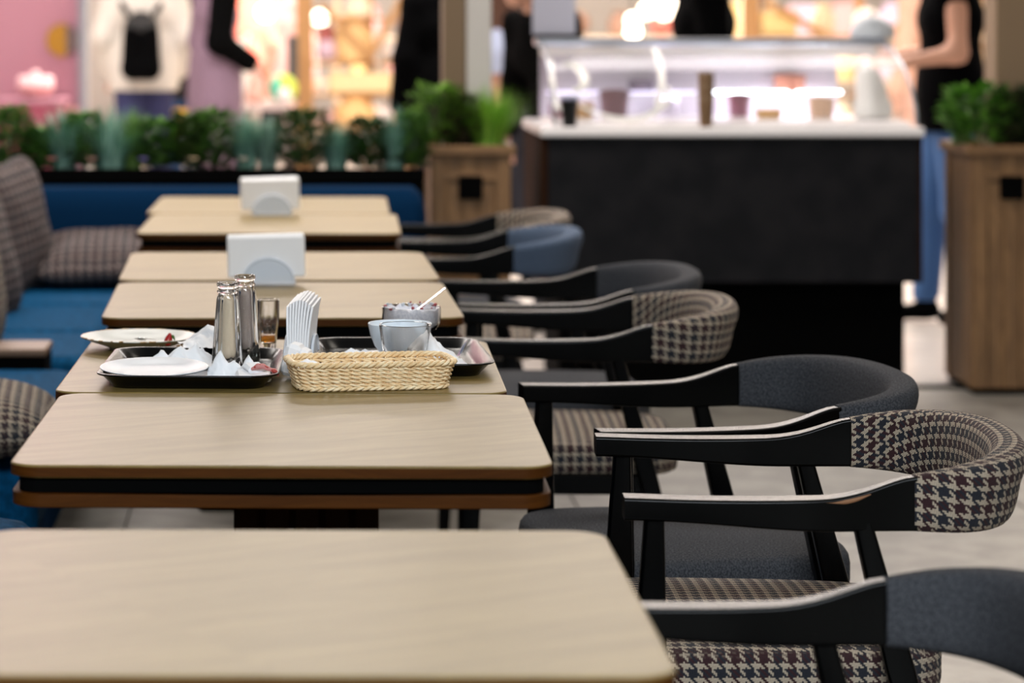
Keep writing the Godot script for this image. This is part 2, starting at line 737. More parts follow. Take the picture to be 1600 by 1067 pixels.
# ---------------------------------------------------------------- tables, chairs, bench
func make_table(label: String, x: float, d0: float, depth: float, w: float, turn: float, k: int) -> void:
	# x, d0: middle of the front edge
	var t := thing("cafe_table", label, "table", Vector3(x, 0, -d0), turn)
	var o := rrect(w, depth, 0.042, 8)
	for i in o.size():
		o[i].y -= depth / 2
	var tb := MB.new()
	tb.slab(o, TOP - BOARD, TOP, 0.0022, 0.5, Vector2(k * 0.37, k * 0.21))
	part("table_top", tb, M.oak, t)
	var ed := MB.new()
	var o2 := rrect(w + 0.0012, depth + 0.0012, 0.0426, 8)
	for i in o2.size():
		o2[i].y -= depth / 2
	ed.slab(o2, TOP - BOARD + 0.001, TOP - 0.0026, 0.0008, 0.0, Vector2(k * 0.2, 0.1))
	part("edge_band", ed, M.oak_edge, t, "darker oak edge band")
	part("spacer_frame", _offset_slab(w - 0.022, depth - 0.022, 0.03, TOP - BOARD - 0.021, TOP - BOARD, depth), M.black_matt, t, "black recessed band between the two boards")
	part("lower_board", _offset_slab(w - 0.004, depth - 0.004, 0.042, TOP - BOARD - 0.039, TOP - BOARD - 0.021, depth), M.oak_edge, t, "lower oak board")
	var px := 0.03
	part("pedestal", boxm(Vector3(px - 0.1, 0.03, -depth / 2 - 0.1), Vector3(px + 0.1, TOP - BOARD - 0.039, -depth / 2 + 0.1), 0.004), M.brown_dark, t, "dark brown wooden pedestal")
	for i in 5:
		part("slat", boxm(Vector3(px - 0.1 + i * 0.0415, 0.04, -depth / 2 + 0.1), Vector3(px - 0.1 + i * 0.0415 + 0.034, TOP - BOARD - 0.042, -depth / 2 + 0.112), 0.003), M.brown_dark, t)
	part("base_plate", boxm(Vector3(px - 0.22, 0, -depth / 2 - 0.22), Vector3(px + 0.22, 0.03, -depth / 2 + 0.22), 0.006), M.black_matt, t)


func _offset_slab(w: float, dd: float, r: float, y0: float, y1: float, depth: float) -> MB:
	var o := rrect(w, dd, r, 8)
	for i in o.size():
		o[i].y -= depth / 2
	var m := MB.new()
	m.slab(o, y0, y1, 0.002)
	return m


const HW := 0.28


func arm_mesh(s: float) -> MB:
	var rings := []
	for i in 25:
		var t := i / 24.0
		var x := lerpf(-0.405, 0.004, t)
		var rise := smoothstep(-0.16, 0.01, x)
		var top := 0.659 + 0.03 * rise * rise - 0.003 * sin(PI * clampf(t * 1.3, 0, 1))
		var bot := lerpf(0.627, 0.612, smoothstep(0.0, 0.75, t))
		var hw := lerpf(0.0235, 0.0125, smoothstep(0.55, 1.0, t))
		var zc := s * (HW - 0.004 * rise)
		var b := 0.0045
		var ring := PackedVector3Array()
		for q in [[1, 1], [-1, 1], [-1, -1], [1, -1]]:
			var cy: float = (top - b) if q[1] > 0 else (bot + b)
			var cz: float = (hw - b) * q[0]
			var a0 := atan2(q[1], q[0]) - PI / 4
			for k in 4:
				var a := a0 + PI / 2 * k / 3.0
				ring.append(Vector3(x + (0.012 * (cy - 0.63) / 0.03 * (1 - t) * 0.0), cy + sin(a) * b, zc + cz + cos(a) * b))
		rings.append(ring)
	var m := MB.new()
	m.loft(rings)
	return m


func back_mesh() -> MB:
	var rings := []
	var uvs := []
	var n := 56
	var run := 0.0
	var prev := Vector2.ZERO
	var path := []
	for i in n + 1:
		var a := PI * (float(i) / n - 0.5)
		var ca := cos(a)
		var sa := sin(a)
		var x := 0.165 * pow(absf(ca), 0.72)
		var z := (HW - 0.006) * signf(sa) * pow(absf(sa), 0.86)
		path.append(Vector2(x, z))
	for i in n + 1:
		var p: Vector2 = path[i]
		if i:
			run += p.distance_to(prev)
		prev = p
		var tg: Vector2 = (path[mini(i + 1, n)] - path[maxi(i - 1, 0)]).normalized()
		if i == 0 or i == n:
			tg = Vector2(1.0 if i == 0 else -1.0, 0.0)
		var nr := Vector2(tg.y, -tg.x)
		var f := pow(cos(PI * (float(i) / n - 0.5)), 0.7)
		var top := lerpf(0.690, 0.716, f)
		var bot := lerpf(0.611, 0.602, f)
		var th := lerpf(0.017, 0.027, smoothstep(0.0, 0.5, f))
		var ring := PackedVector3Array()
		var tu := PackedVector2Array()
		var m := 28
		var cy := (top + bot) / 2
		var hy := (top - bot) / 2
		var al := 0.0
		var last := Vector2.ZERO
		for k in m + 1:
			var a := TAU * k / m - PI / 2
			var cc := cos(a)
			var ss := sin(a)
			var lx := th * signf(cc) * pow(absf(cc), 0.55)
			var ly := hy * signf(ss) * pow(absf(ss), 0.62)
			# the outer face carries a seam below the padded top roll
			if cc > 0.0 and ly > -hy * 0.9:
				lx += 0.006 * f * smoothstep(0.05, 0.5, ly / hy) - 0.003 * exp(-pow((ly / hy - 0.28) / 0.09, 2))
			lx += -0.006 * f * (ly / hy) * 0.0 + 0.010 * f * (ly / hy)
			var q := p + nr * lx
			ring.append(Vector3(q.x, cy + ly, q.y))
			if k:
				al += Vector2(lx, ly).distance_to(last)
			last = Vector2(lx, ly)
			tu.append(Vector2(run, al))
		rings.append(ring)
		uvs.append(tu)
	var mb := MB.new()
	mb.loft(rings, true, false, uvs)
	return mb


func superell(a: float, b: float, e: float, n: int, taper := 0.0, x0 := 0.0) -> PackedVector2Array:
	var o := PackedVector2Array()
	for k in n:
		var t := TAU * k / n
		var x := a * signf(cos(t)) * pow(absf(cos(t)), 2.0 / e)
		var z := b * signf(sin(t)) * pow(absf(sin(t)), 2.0 / e)
		z *= 1.0 - taper * (x / a)
		o.append(Vector2(x + x0, z))
	return o


func seat_mesh() -> MB:
	var o := superell(0.253, 0.262, 5.0, 64, 0.06, -0.185)
	var rings := []
	for s in [[0.02, 0.37], [0.97, 0.37], [0.995, 0.374], [1.0, 0.385], [1.0, 0.412], [0.992, 0.424], [0.97, 0.433], [0.92, 0.4375], [0.75, 0.442], [0.45, 0.446], [0.02, 0.447]]:
		var r := PackedVector3Array()
		for p in o:
			r.append(Vector3((p.x + 0.185) * s[0] - 0.185, s[1], p.y * s[0]))
		rings.append(r)
	var m := MB.new()
	m.loft(rings)
	return m


func leg_mesh(top: Vector3, mid: Vector3, foot: Vector3, w: Vector3) -> MB:
	var rings := []
	for s in [[top, w.x], [top.lerp(mid, 0.5), (w.x + w.y) / 2], [mid, w.y], [mid.lerp(foot, 0.5), (w.y + w.z) / 2], [foot, w.z]]:
		var p: Vector3 = s[0]
		var h: float = s[1] / 2
		var b := 0.005
		var r := PackedVector3Array()
		for q in [[1, 1], [-1, 1], [-1, -1], [1, -1]]:
			var a0 := atan2(q[1], q[0]) - PI / 4
			for k in 3:
				var a := a0 + PI / 4 * k
				r.append(p + Vector3(q[0] * (h - b) + cos(a) * b, 0, q[1] * (0.014 - b) + sin(a) * b))
		rings.append(r)
	var m := MB.new()
	m.loft(rings)
	return m


func make_chair(label: String, back: Material, seat: Material, at: Vector3, turn: float, meshes: Dictionary) -> Node3D:
	var t := thing("armchair", label, "chair", at, turn, "armchairs along the right of the tables")
	part("backrest", meshes.back, back, t)
	part("seat", meshes.seat, seat, t)
	for s in [-1.0, 1.0]:
		part("armrest", meshes[s], M.black_wood, t)
		part("leg", meshes["front%d" % s], M.black_wood, t)
		part("leg", meshes["rear%d" % s], M.black_wood, t)
		part("seat_rail", meshes["rail%d" % s], M.black_wood, t)
	part("seat_frame", meshes.frame, M.black_wood, t)
	return t


func cushion_mesh(w: float, h: float, th: float) -> MB:
	var o := superell(w / 2, h / 2, 5.0, 72)
	var m := MB.new()
	var rings := []
	var n := 12
	for i in range(-n, n + 1):
		var u := float(i) / n
		var s := sqrt(maxf(0.0004, 1.0 - pow(absf(u), 2.0)))
		var r := PackedVector3Array()
		for p in o:
			var e := 1.0 - 0.07 * (1.0 - pow(absf(absf(atan2(absf(p.y) / h, absf(p.x) / w) - PI / 4)) / (PI / 4), 2.0)) * -1.0 - 0.05
			r.append(Vector3(p.x * s * e, signf(u) * th / 2 * pow(absf(u), 1.25), p.y * s * e))
		rings.append(r)
	m.loft(rings)
	return m


func bench_cushion(lo: Vector3, hi: Vector3) -> MB:
	var c := (lo + hi) / 2
	var s := hi - lo
	var rings := []
	for q in [[-0.012, 0.0], [0.0, 0.012], [0.0, 0.7], [-0.006, 0.86], [-0.018, 0.95], [-0.04, 1.0]]:
		var r := ring_of(rrect(s.x + q[0] * 2, s.z + q[0] * 2, 0.045, 6), lo.y + s.y * q[1])
		for i in r.size():
			r[i] += Vector3(c.x, 0, c.z)
		rings.append(r)
	var m := MB.new()
	m.loft(rings)
	return m


func furniture() -> void:
	make_table("light oak table nearest the camera, empty, its front edge cut by the frame", 0.0, 2.51, 0.70, 0.70, -0.012, 0)
	make_table("empty light oak table with a black band under its top, second from the camera", -0.010, 3.655, 0.68, 0.710, -0.022, 1)
	make_table("light oak table carrying the two black trays and the wicker basket", -0.012, 4.345, 0.69, 0.702, -0.02, 2)
	make_table("light oak table behind the tray table, a napkin holder on its far edge", -0.0095, 5.385, 0.696, 0.697, 0.010, 3)
	make_table("light oak table right behind the nearer upright napkin holder", -0.0185, 6.13, 0.69, 0.702, 0.012, 4)
	make_table("light oak table under the far napkin holder, nearer one of the last pair", -0.0515, 7.375, 0.698, 0.695, -0.02, 5)
	make_table("farthest light oak table, next to the blue bench under the plants", -0.0575, 8.09, 0.70, 0.70, -0.02, 6)
	# chairs
	var ms := {"back": back_mesh().mesh(), "seat": seat_mesh().mesh()}
	for s in [-1.0, 1.0]:
		ms[s] = arm_mesh(s).mesh()
		ms["front%d" % s] = leg_mesh(Vector3(-0.362, 0.634, s * HW), Vector3(-0.368, 0.43, s * HW), Vector3(-0.385, 0.0, s * (HW + 0.004)), Vector3(0.027, 0.046, 0.026)).mesh()
		ms["rear%d" % s] = leg_mesh(Vector3(-0.072, 0.624, s * HW), Vector3(-0.02, 0.42, s * HW), Vector3(0.09, 0.0, s * (HW + 0.004)), Vector3(0.027, 0.042, 0.027)).mesh()
		ms["rail%d" % s] = boxm(Vector3(-0.37, 0.335, s * 0.262 - 0.011), Vector3(-0.01, 0.378, s * 0.262 + 0.011), 0.004).mesh()
	var fr := MB.new()
	fr.box(Vector3(-0.39, 0.335, -0.25), Vector3(-0.36, 0.371, 0.25), 0.004)
	fr.box(Vector3(-0.03, 0.335, -0.25), Vector3(0.0, 0.371, 0.25), 0.004)
	fr.box(Vector3(-0.36, 0.358, -0.25), Vector3(-0.03, 0.371, 0.25), 0.003)
	ms.frame = fr.mesh()
	var hb: Material = M.hound_uv
	var hs: Material = M.hound
	var g: Material = M.grey_cloth
	var bg: Material = M.blue_grey_cloth
	make_chair("black armchair with dark grey back at the lower right, nearest the camera", g, g, Vector3(0.681, 0, -2.965), -0.02, ms)
	var b := make_chair("houndstooth armchair in front, with a worn brown patch on its near arm", hb, hs, Vector3(0.887, 0, -4.224), -0.038, ms)
	make_chair("grey armchair turned slightly aside, directly behind the large houndstooth one in front", g, g, Vector3(0.864, 0, -4.905), 0.14, ms)
	make_chair("houndstooth armchair between two grey ones, behind the turned grey one", hb, hs, Vector3(0.765, 0, -6.09), -0.052, ms)
	make_chair("grey armchair before the black counter, third grey one from the camera", g, g, Vector3(0.786, 0, -6.80), 0.042, ms)
	make_chair("blue grey armchair near the wooden planter, before the farthest chair", bg, hs, Vector3(0.63, 0, -7.97), -0.05, ms)
	make_chair("farthest armchair, houndstooth back just in front of the wooden planter", hb, g, Vector3(0.66, 0, -8.62), 0.0, ms)
	var wp := MB.new()
	var rings := []
	for i in 13:
		var t := i / 12.0
		var x := lerpf(-0.125, -0.062, t)
		var w := 0.0016 + 0.0065 * sin(PI * t)
		var y := 0.659 + 0.03 * pow(smoothstep(-0.16, 0.01, x), 2) - 0.0022
		var r := PackedVector3Array()
		for k in 8:
			var a := TAU * k / 8
			r.append(Vector3(x, y - 0.003 + cos(a) * w * 0.5 - w * 0.25, HW + lerpf(0.0235, 0.0125, smoothstep(0.55, 1.0, (x + 0.405) / 0.409)) - 0.0032 + sin(a) * 0.0028))
		rings.append(r)
	wp.loft(rings)
	part("worn_patch", wp, mat(Color(0.52, 0.36, 0.24), 0.7), b, "brown worn patch of bare wood")
	bench()


func bench() -> void:
	var b := thing("corner_bench", "blue upholstered bench along the left and under the plants", "bench", Vector3.ZERO)
	part("base", boxm(Vector3(-1.3, 0, -9.2), Vector3(-0.60, 0.31, -5.22), 0.01), M.bench_dark, b, "dark navy base")
	part("base", boxm(Vector3(-0.60, 0, -9.2), Vector3(0.40, 0.31, -8.92), 0.01), M.bench_dark, b, "dark navy base")
	for s in [[-9.14, -8.45], [-8.44, -7.75], [-7.74, -7.16], [-6.96, -6.30], [-6.29, -5.60]]:
		part("seat_cushion", bench_cushion(Vector3(-1.06, 0.30, s[0]), Vector3(-0.50, 0.452, s[1])), M.bench, b)
	part("seat_cushion", bench_cushion(Vector3(-0.495, 0.30, -9.16), Vector3(0.42, 0.452, -8.87)), M.bench, b)
	part("backrest", bench_cushion(Vector3(-1.30, 0.30, -9.42), Vector3(0.455, 0.748, -9.17)), M.bench_dark, b, "navy backrest under the planter trough")
	part("backrest", bench_cushion(Vector3(-1.35, 0.30, -9.2), Vector3(-1.065, 0.748, -5.3)), M.bench_dark, b)
	part("divider", boxm(Vector3(-1.3, 0.31, -7.15), Vector3(-0.60, 0.478, -6.97), 0.005), M.black_matt, b)
	part("divider_top", boxm(Vector3(-1.3, 0.478, -7.155), Vector3(-0.598, 0.497, -6.965), 0.004), M.brown_slab, b, "brown wooden divider top")
	var n := thing("bench", "bright blue bench end beside the nearest tables, at the left frame edge", "bench", Vector3.ZERO)
	part("base", boxm(Vector3(-1.3, 0, -4.88), Vector3(-0.56, 0.31, -1.5), 0.01), M.bench_dark, n, "dark navy base")
	part("seat_cushion", bench_cushion(Vector3(-1.06, 0.30, -4.97), Vector3(-0.442, 0.452, -3.4)), M.bench, n)
	part("seat_cushion", bench_cushion(Vector3(-1.06, 0.30, -3.39), Vector3(-0.442, 0.452, -1.6)), M.bench, n)
	part("backrest", bench_cushion(Vector3(-1.35, 0.30, -4.95), Vector3(-1.065, 0.748, -1.6)), M.bench_dark, n)
	# loose cushions
	var big := cushion_mesh(0.42, 0.42, 0.15).mesh()
	var spots := [
		["houndstooth cushion lying on the bench beside the tray table, its checks clearly seen", M.hound, Vector3(-0.672, 0.522, -5.63), Vector3(0.05, 0.06, 0.0)],
		["brown checked cushion lying on the bench next to the far tables", M.check_cushion, Vector3(-0.60, 0.543, -9.02), Vector3(0.22, 0.02, 0.03)],
		["tall grey checked cushion standing upright in the far left bench corner", M.check_cushion, Vector3(-0.86, 0.65, -8.86), Vector3(0.1, -0.35, -1.38)],
		["grey brown upright cushion just before the corner cushion, cut by the frame", M.check_cushion, Vector3(-0.90, 0.635, -8.16), Vector3(0.05, -0.3, -1.32)],
		["checked cushion just showing at the left frame edge above the brown divider", M.hound, Vector3(-0.815, 0.645, -7.30), Vector3(0.0, 0.0, -1.4)],
	]
	for s in spots:
		var c := part("cushion", big, s[1], self)
		tag(c, s[0], "cushion", "loose cushions on the bench")
		c.position = s[2]
		c.rotation = s[3]


# ---------------------------------------------------------------- what stands on the tables
func tray_mesh() -> MB:
	var rings := []
	for s in [[0.225, 0.31, 0.0, 0.02], [0.238, 0.322, 0.001, 0.03], [0.246, 0.330, 0.006, 0.034], [0.270, 0.354, 0.0185, 0.042], [0.283, 0.368, 0.0200, 0.046], [0.286, 0.371, 0.0216, 0.047], [0.284, 0.369, 0.0234, 0.046], [0.270, 0.355, 0.0228, 0.042], [0.244, 0.328, 0.0085, 0.034], [0.234, 0.318, 0.0042, 0.03], [0.01, 0.01, 0.0040, 0.004]]:
		rings.append(ring_of(rrect(s[0], s[1], s[3], 6), s[2]))
	var m := MB.new()
	m.loft(rings)
	return m


func plate_prof(r: float, h: float, foot: float) -> Array:
	return [Vector2(0.001, 0.003), Vector2(foot - 0.004, 0.003), Vector2(foot - 0.002, 0.0), Vector2(foot, 0.0), Vector2(foot + 0.003, 0.004), Vector2(r * 0.8, h * 0.58), Vector2(r - 0.003, h - 0.0025), Vector2(r, h - 0.001), Vector2(r - 0.0005, h), Vector2(r - 0.004, h + 0.0002), Vector2(r * 0.80, h * 0.58 + 0.004), Vector2(r * 0.66, 0.0095), Vector2(foot - 0.005, 0.0075), Vector2(0.001, 0.0075)]


# a sheet of tissue crumpled into ridges: cones [u, v, height, radius] lift it, folds cut across it
func crumple(w: float, d: float, cones: Array, amp: float, sd: int, n := 22) -> MB:
	var nz := noise(1.0, 2, sd)
	var m := MB.new()
	var top := []
	for j in n + 1:
		for i in n + 1:
			var u := float(i) / n
			var q := float(j) / n
			var y := 0.002
			for c in cones:
				var dd := Vector2((u - c[0]) * 1.0, (q - c[1]) * 1.0).length()
				var fold := 1.0 + 0.35 * absf(nz.get_noise_2d(atan2(q - c[1], u - c[0]) * 1.7 + 5.0, 3.0))
				y = maxf(y, c[2] * (1.0 - pow(dd / c[3] * fold, 0.9)))
			var ridge := 1.0 - 2.2 * absf(nz.get_noise_2d(u * 3.1, q * 3.1 + 7.0))
			y += amp * maxf(0.0, ridge) * (0.4 + 0.6 * minf(1.0, y / 0.012))
			var jx := 0.06 * nz.get_noise_2d(u * 2.5 + 20.0, q * 2.5)
			var jz := 0.06 * nz.get_noise_2d(u * 2.5, q * 2.5 + 40.0)
			top.append(Vector3((u - 0.5 + jx) * w, y, (q - 0.5 + jz) * d))
	for lay in 2:
		var f := m.v.size()
		for p in top:
			m.vert(p - Vector3(0, 0.0007 * lay, 0))
		for j in n:
			for i in n:
				var a := f + j * (n + 1) + i
				if lay == 0:
					m.quad(a, a + 1, a + n + 2, a + n + 1)
				else:
					m.quad(a, a + n + 1, a + n + 2, a + 1)
	var e := []
	for i in n:
		e.append([i, i + 1])
		e.append([n * (n + 1) + i + 1, n * (n + 1) + i])
		e.append([(i + 1) * (n + 1), i * (n + 1)])
		e.append([i * (n + 1) + n, (i + 1) * (n + 1) + n])
	var k := (n + 1) * (n + 1)
	for p in e:
		m.quad(p[0], p[0] + k, p[1] + k, p[1])
	return m


func napkin(called: String, label: String, at: Vector3, turn: float, w: float, d: float, cones: Array, amp: float, sd: int, group := "crumpled paper napkins") -> MeshInstance3D:
	var o := part(called, crumple(w, d, cones, amp, sd), M.paper, self)
	tag(o, label, "napkin", group)
	o.position = at
	o.rotation.y = turn
	return o


func table_things() -> void:
	var y := TOP + 0.0004
	var fl := y + 0.0046
	# trays
	var tm := tray_mesh().mesh()
	var t1 := part("serving_tray", tm, M.tray, self)
	tag(t1, "black plastic serving tray on the left, under the white plate and the two glass jars", "tray", "black trays")
	t1.position = Vector3(-0.152, y, -4.548)
	t1.rotation.y = -0.035
	var t2 := part("serving_tray", tm, M.tray, self)
	tag(t2, "black plastic serving tray on the right, under the cup and dessert glass", "tray", "black trays")
	t2.position = Vector3(0.187, y, -4.688)
	t2.rotation.y = 0.03
	plates(y, fl)
	jars(fl)
	glasses(y, fl)
	cup(fl)
	basket(y)
	holders(y)
	# napkins
	napkin("crumpled_napkin", "crumpled white napkin behind the white plate on the left tray, with two peaks", Vector3(-0.178, fl, -4.625), 0.1, 0.105, 0.07, [[0.72, 0.5, 0.040, 0.40], [0.5, 0.6, 0.034, 0.42], [0.2, 0.5, 0.026, 0.32], [0.85, 0.4, 0.03, 0.3]], 0.004, 3)
	napkin("crumpled_napkin", "white napkin draped over the back rim of the left tray, beside the gold rimmed plate", Vector3(-0.138, y + 0.022, -4.755), 0.15, 0.085, 0.09, [[0.6, 0.35, 0.034, 0.62], [0.35, 0.6, 0.02, 0.5]], 0.004, 8)
	napkin("crumpled_napkin", "torn white napkin standing up right before the nearer glass jar", Vector3(-0.086, fl, -4.465), -0.25, 0.078, 0.055, [[0.22, 0.5, 0.047, 0.42], [0.82, 0.55, 0.041, 0.36], [0.5, 0.5, 0.03, 0.4]], 0.003, 13)
	var fn := MB.new()
	fn.box(Vector3(-0.032, 0, -0.024), Vector3(0.034, 0.007, 0.024), 0.003, Transform3D(Basis(Vector3.BACK, 0.06), Vector3(0, 0.002, 0)))
	fn.box(Vector3(-0.020, 0.007, -0.024), Vector3(0.034, 0.015, 0.020), 0.0035, Transform3D(Basis(Vector3.BACK, 0.02) * Basis(Vector3.RIGHT, 0.12), Vector3(0, 0.001, 0)))
	fn.box(Vector3(-0.006, 0.014, -0.026), Vector3(0.026, 0.024, 0.006), 0.004, Transform3D(Basis(Vector3.UP, 0.35) * Basis(Vector3.RIGHT, 0.2), Vector3(0.002, 0.001, -0.004)))
	var f := part("folded_napkin", fn, M.paper, self)
	tag(f, "folded white napkin with a red berry stain at the right end of the left tray", "napkin", "folded paper napkins")
	f.position = Vector3(-0.061, fl, -4.425)
	f.rotation.y = 0.08
	var b := part("berry_leftover", _lump([[Vector3(-0.016, -0.001, 0.0), Vector3(-0.007, 0.003, 0.0), 0.0025, 0.0038], [Vector3(-0.007, 0.003, 0.002), Vector3(0.002, 0.004, 0), 0.0042, 0.003], [Vector3(0.0, 0.003, 0.002), Vector3(0.008, 0.000, 0.003), 0.0034, 0.0026], [Vector3(0.007, 0.0, 0.002), Vector3(0.019, -0.004, 0.004), 0.0026, 0.0034], [Vector3(0.019, -0.004, 0.004), Vector3(0.024, -0.011, 0.004), 0.0032, 0.002]], 0.0012), mat(Color(0.80, 0.52, 0.50), 0.6), self)
	tag(b, "mashed pink berry leftover lying across the folded napkin", "food")
	b.position = Vector3(-0.040, fl + 0.0235, -4.418)
	part("red_end", _lump([[Vector3(0.017, -0.003, 0.006), Vector3(0.024, -0.008, 0.006), 0.0034, 0.0026], [Vector3(-0.012, 0.002, 0.003), Vector3(-0.004, 0.005, 0.003), 0.0018, 0.0022], [Vector3(0.002, 0.004, 0.003), Vector3(0.008, 0.002, 0.005), 0.0016, 0.0018]], 0.001), mat(Color(0.68, 0.24, 0.20), 0.4), b, "bright red end")
	napkin("crumpled_napkin", "large white napkin peaking behind the clear tumbler on the right tray", Vector3(0.244, fl, -4.605), 0.0, 0.095, 0.09, [[0.32, 0.5, 0.058, 0.75], [0.55, 0.6, 0.038, 0.5]], 0.004, 23)
	napkin("crumpled_napkin", "small white napkin scrap beside the saucer, left of the cup", Vector3(0.118, fl + 0.006, -4.70), 0.3, 0.055, 0.04, [[0.3, 0.5, 0.014, 0.6], [0.7, 0.5, 0.012, 0.5]], 0.003, 29)
	napkin("napkin_scrap", "flat torn napkin scrap at the right front of the right tray", Vector3(0.278, fl, -4.548), 0.2, 0.034, 0.02, [[0.4, 0.5, 0.005, 0.6]], 0.002, 31)
	var rl := MB.new()
	rl.box(Vector3(-0.013, 0, -0.022), Vector3(0.013, 0.052, 0.022), 0.006, Transform3D(Basis(Vector3.BACK, -0.24), Vector3(-0.004, 0.002, 0)))
	rl.box(Vector3(-0.008, 0, -0.020), Vector3(0.012, 0.048, 0.020), 0.005, Transform3D(Basis(Vector3.BACK, -0.42), Vector3(0.004, 0.001, 0.004)))
	var r := part("folded_napkin", rl, M.paper, self)
	tag(r, "thick folded white napkin leaning between the left tray and the wicker basket", "napkin", "folded paper napkins")
	r.position = Vector3(0.006, y + 0.004, -4.505)
	r.rotation.y = -0.2
	napkin("crumpled_napkin", "white napkin lying inside the left end of the wicker basket", Vector3(0.048, y + 0.026, -4.425), -0.16, 0.085, 0.05, [[0.3, 0.5, 0.014, 0.6]], 0.003, 37)
	# curled clear film
	var film := MB.new()
	var rings := []
	for i in 15:
		var t := i / 14.0
		var w := 0.010 * (0.6 + 0.4 * sin(PI * t))
		var c := Vector3(lerpf(-0.020, 0.016, t), 0.010 + 0.030 * pow(t, 2.0) + 0.003 * sin(t * 9.0), 0.012 - 0.03 * t)
		var r2 := PackedVector3Array()
		for q in [[-1, 0.0005], [1, 0.0005], [1, -0.0005], [-1, -0.0005]]:
			r2.append(c + Vector3(0.3 * w * q[0], q[1] + 0.003 * q[0], w * q[0]))
		rings.append(r2)
	film.loft(rings)
	var fm := pane(Color(0.55, 0.65, 0.8), 0.4)
	var fo := part("plastic_film", film, fm, self)
	tag(fo, "curled strip of clear bluish plastic film standing in the right tray", "wrapper")
	fo.position = Vector3(0.280, fl, -4.625)


func _lump(b: Array, cell: float) -> MB:
	return blob(b, cell, 0.004)


func plates(y: float, fl: float) -> void:
	var p := thing("dinner_plate", "cream plate with speckled gold rim and leftovers, at the tray table's back left", "plate", Vector3(-0.259, y, -4.905), 0.0, "plates")
	part("dish", lathem(plate_prof(0.102, 0.0225, 0.052), 72), M.china_warm, p)
	for i in 46:
		var a := rng.randf() * TAU
		var l := rng.randf_range(0.03, 0.11)
		var pth := []
		for k in 4:
			var g := a + l * k / 3.0
			pth.append(Vector3(cos(g) * 0.1012, 0.0221 + rng.randf_range(-0.0004, 0.0003), sin(g) * 0.1012))
		part("gold_speck", tubem(pth, rng.randf_range(0.0009, 0.0016), 4), M.gold_rim, p)
	var s := thing("strawberry", "red strawberry piece with green leaves on the gold rimmed plate", "strawberry", Vector3(-0.205, y + 0.0135, -4.838))
	part("flesh", _lump([[Vector3(-0.002, 0.005, 0.002), Vector3(0.0, 0.010, 0), 0.0065, 0.0060], [Vector3(0, 0.010, 0), Vector3(0.002, 0.018, 0), 0.0055, 0.0035]], 0.0016), M.red, s)
	for i in 5:
		var lf := MB.new()
		var a := -0.5 + i * 0.5
		lf.tube([Vector3(0.003, 0.016, 0), Vector3(0.007 + 0.002 * sin(a), 0.013 + 0.003 * cos(a), 0.003 * sin(a)), Vector3(0.011, 0.007 + 0.004 * cos(a), 0.006 * sin(a))], [0.0016, 0.0022, 0.0004], 5)
		part("leaf", lf, M.leaf, s)
	for c in [[0.223, 0.012, 4.832, "between the spoon bowl and the strawberry"], [0.190, 0.013, 4.826, "just right of the strawberry"], [0.182, 0.0165, 4.822, "second to the right of the strawberry"], [0.176, 0.017, 4.828, "at the far right rim"], [0.245, 0.0085, 4.87, "in the middle"]]:
		var cr := part("crumb", _lump([[Vector3.ZERO, Vector3(0.003, 0.0005, 0.001), 0.0018, 0.0013], [Vector3(0.002, 0, 0.001), Vector3(0.004, 0.001, -0.001), 0.0014, 0.001]], 0.0008), mat(Color(0.45, 0.33, 0.2), 0.8), self)
		tag(cr, "small brown crumb on the gold rimmed plate, %s" % c[3], "crumb", "crumbs on the gold rimmed plate")
		cr.position = Vector3(-c[0], y + c[1], -c[2])
	spoon("teaspoon", "small steel spoon bowl resting on the front rim of the gold rimmed plate", Vector3(-0.252, y + 0.0225, -4.83), Vector3(-0.235, y + 0.009, -4.93), 0.013)
	var p2 := thing("dinner_plate", "plain white plate tilted at the front of the left tray", "plate", Vector3(-0.212, fl + 0.006, -4.468), 0.0, "plates")
	part("dish", lathem(plate_prof(0.0865, 0.0145, 0.05), 72), M.china, p2)
	p2.rotation.x = 0.045


func spoon(called: String, label: String, bowl: Vector3, tail: Vector3, r: float) -> void:
	var t := thing(called, label, "spoon", bowl)
	var d := tail - bowl
	var dir := d.normalized()
	var side := dir.cross(Vector3.UP).normalized()
	var up := side.cross(dir)
	var m := MB.new()
	var rings := []
	for i in 9:
		var a := PI * i / 8.0
		var c := -dir * cos(a) * r * 1.35
		var w := maxf(0.0006, sin(a) * r)
		var ring := PackedVector3Array()
		for k in 12:
			var g := TAU * k / 12
			ring.append(c + side * cos(g) * w + up * (-0.004 * sin(a) * (1.0 - pow(cos(g), 2)) + 0.0009 * sin(g)) + up * 0.004)
		rings.append(ring)
	m.loft(rings)
	part("bowl", m, M.chrome, t)
	var h := MB.new()
	var hr := []
	for i in 9:
		var q := i / 8.0
		var c := dir * lerpf(r * 1.2, d.length(), q) + up * 0.003
		var w := lerpf(0.0024, 0.0052, q * q)
		var ring := PackedVector3Array()
		for k in 8:
			var g := TAU * k / 8
			ring.append(c + side * cos(g) * w + up * sin(g) * 0.0011)
		hr.append(ring)
	h.loft(hr)
	part("handle", h, M.chrome, t)


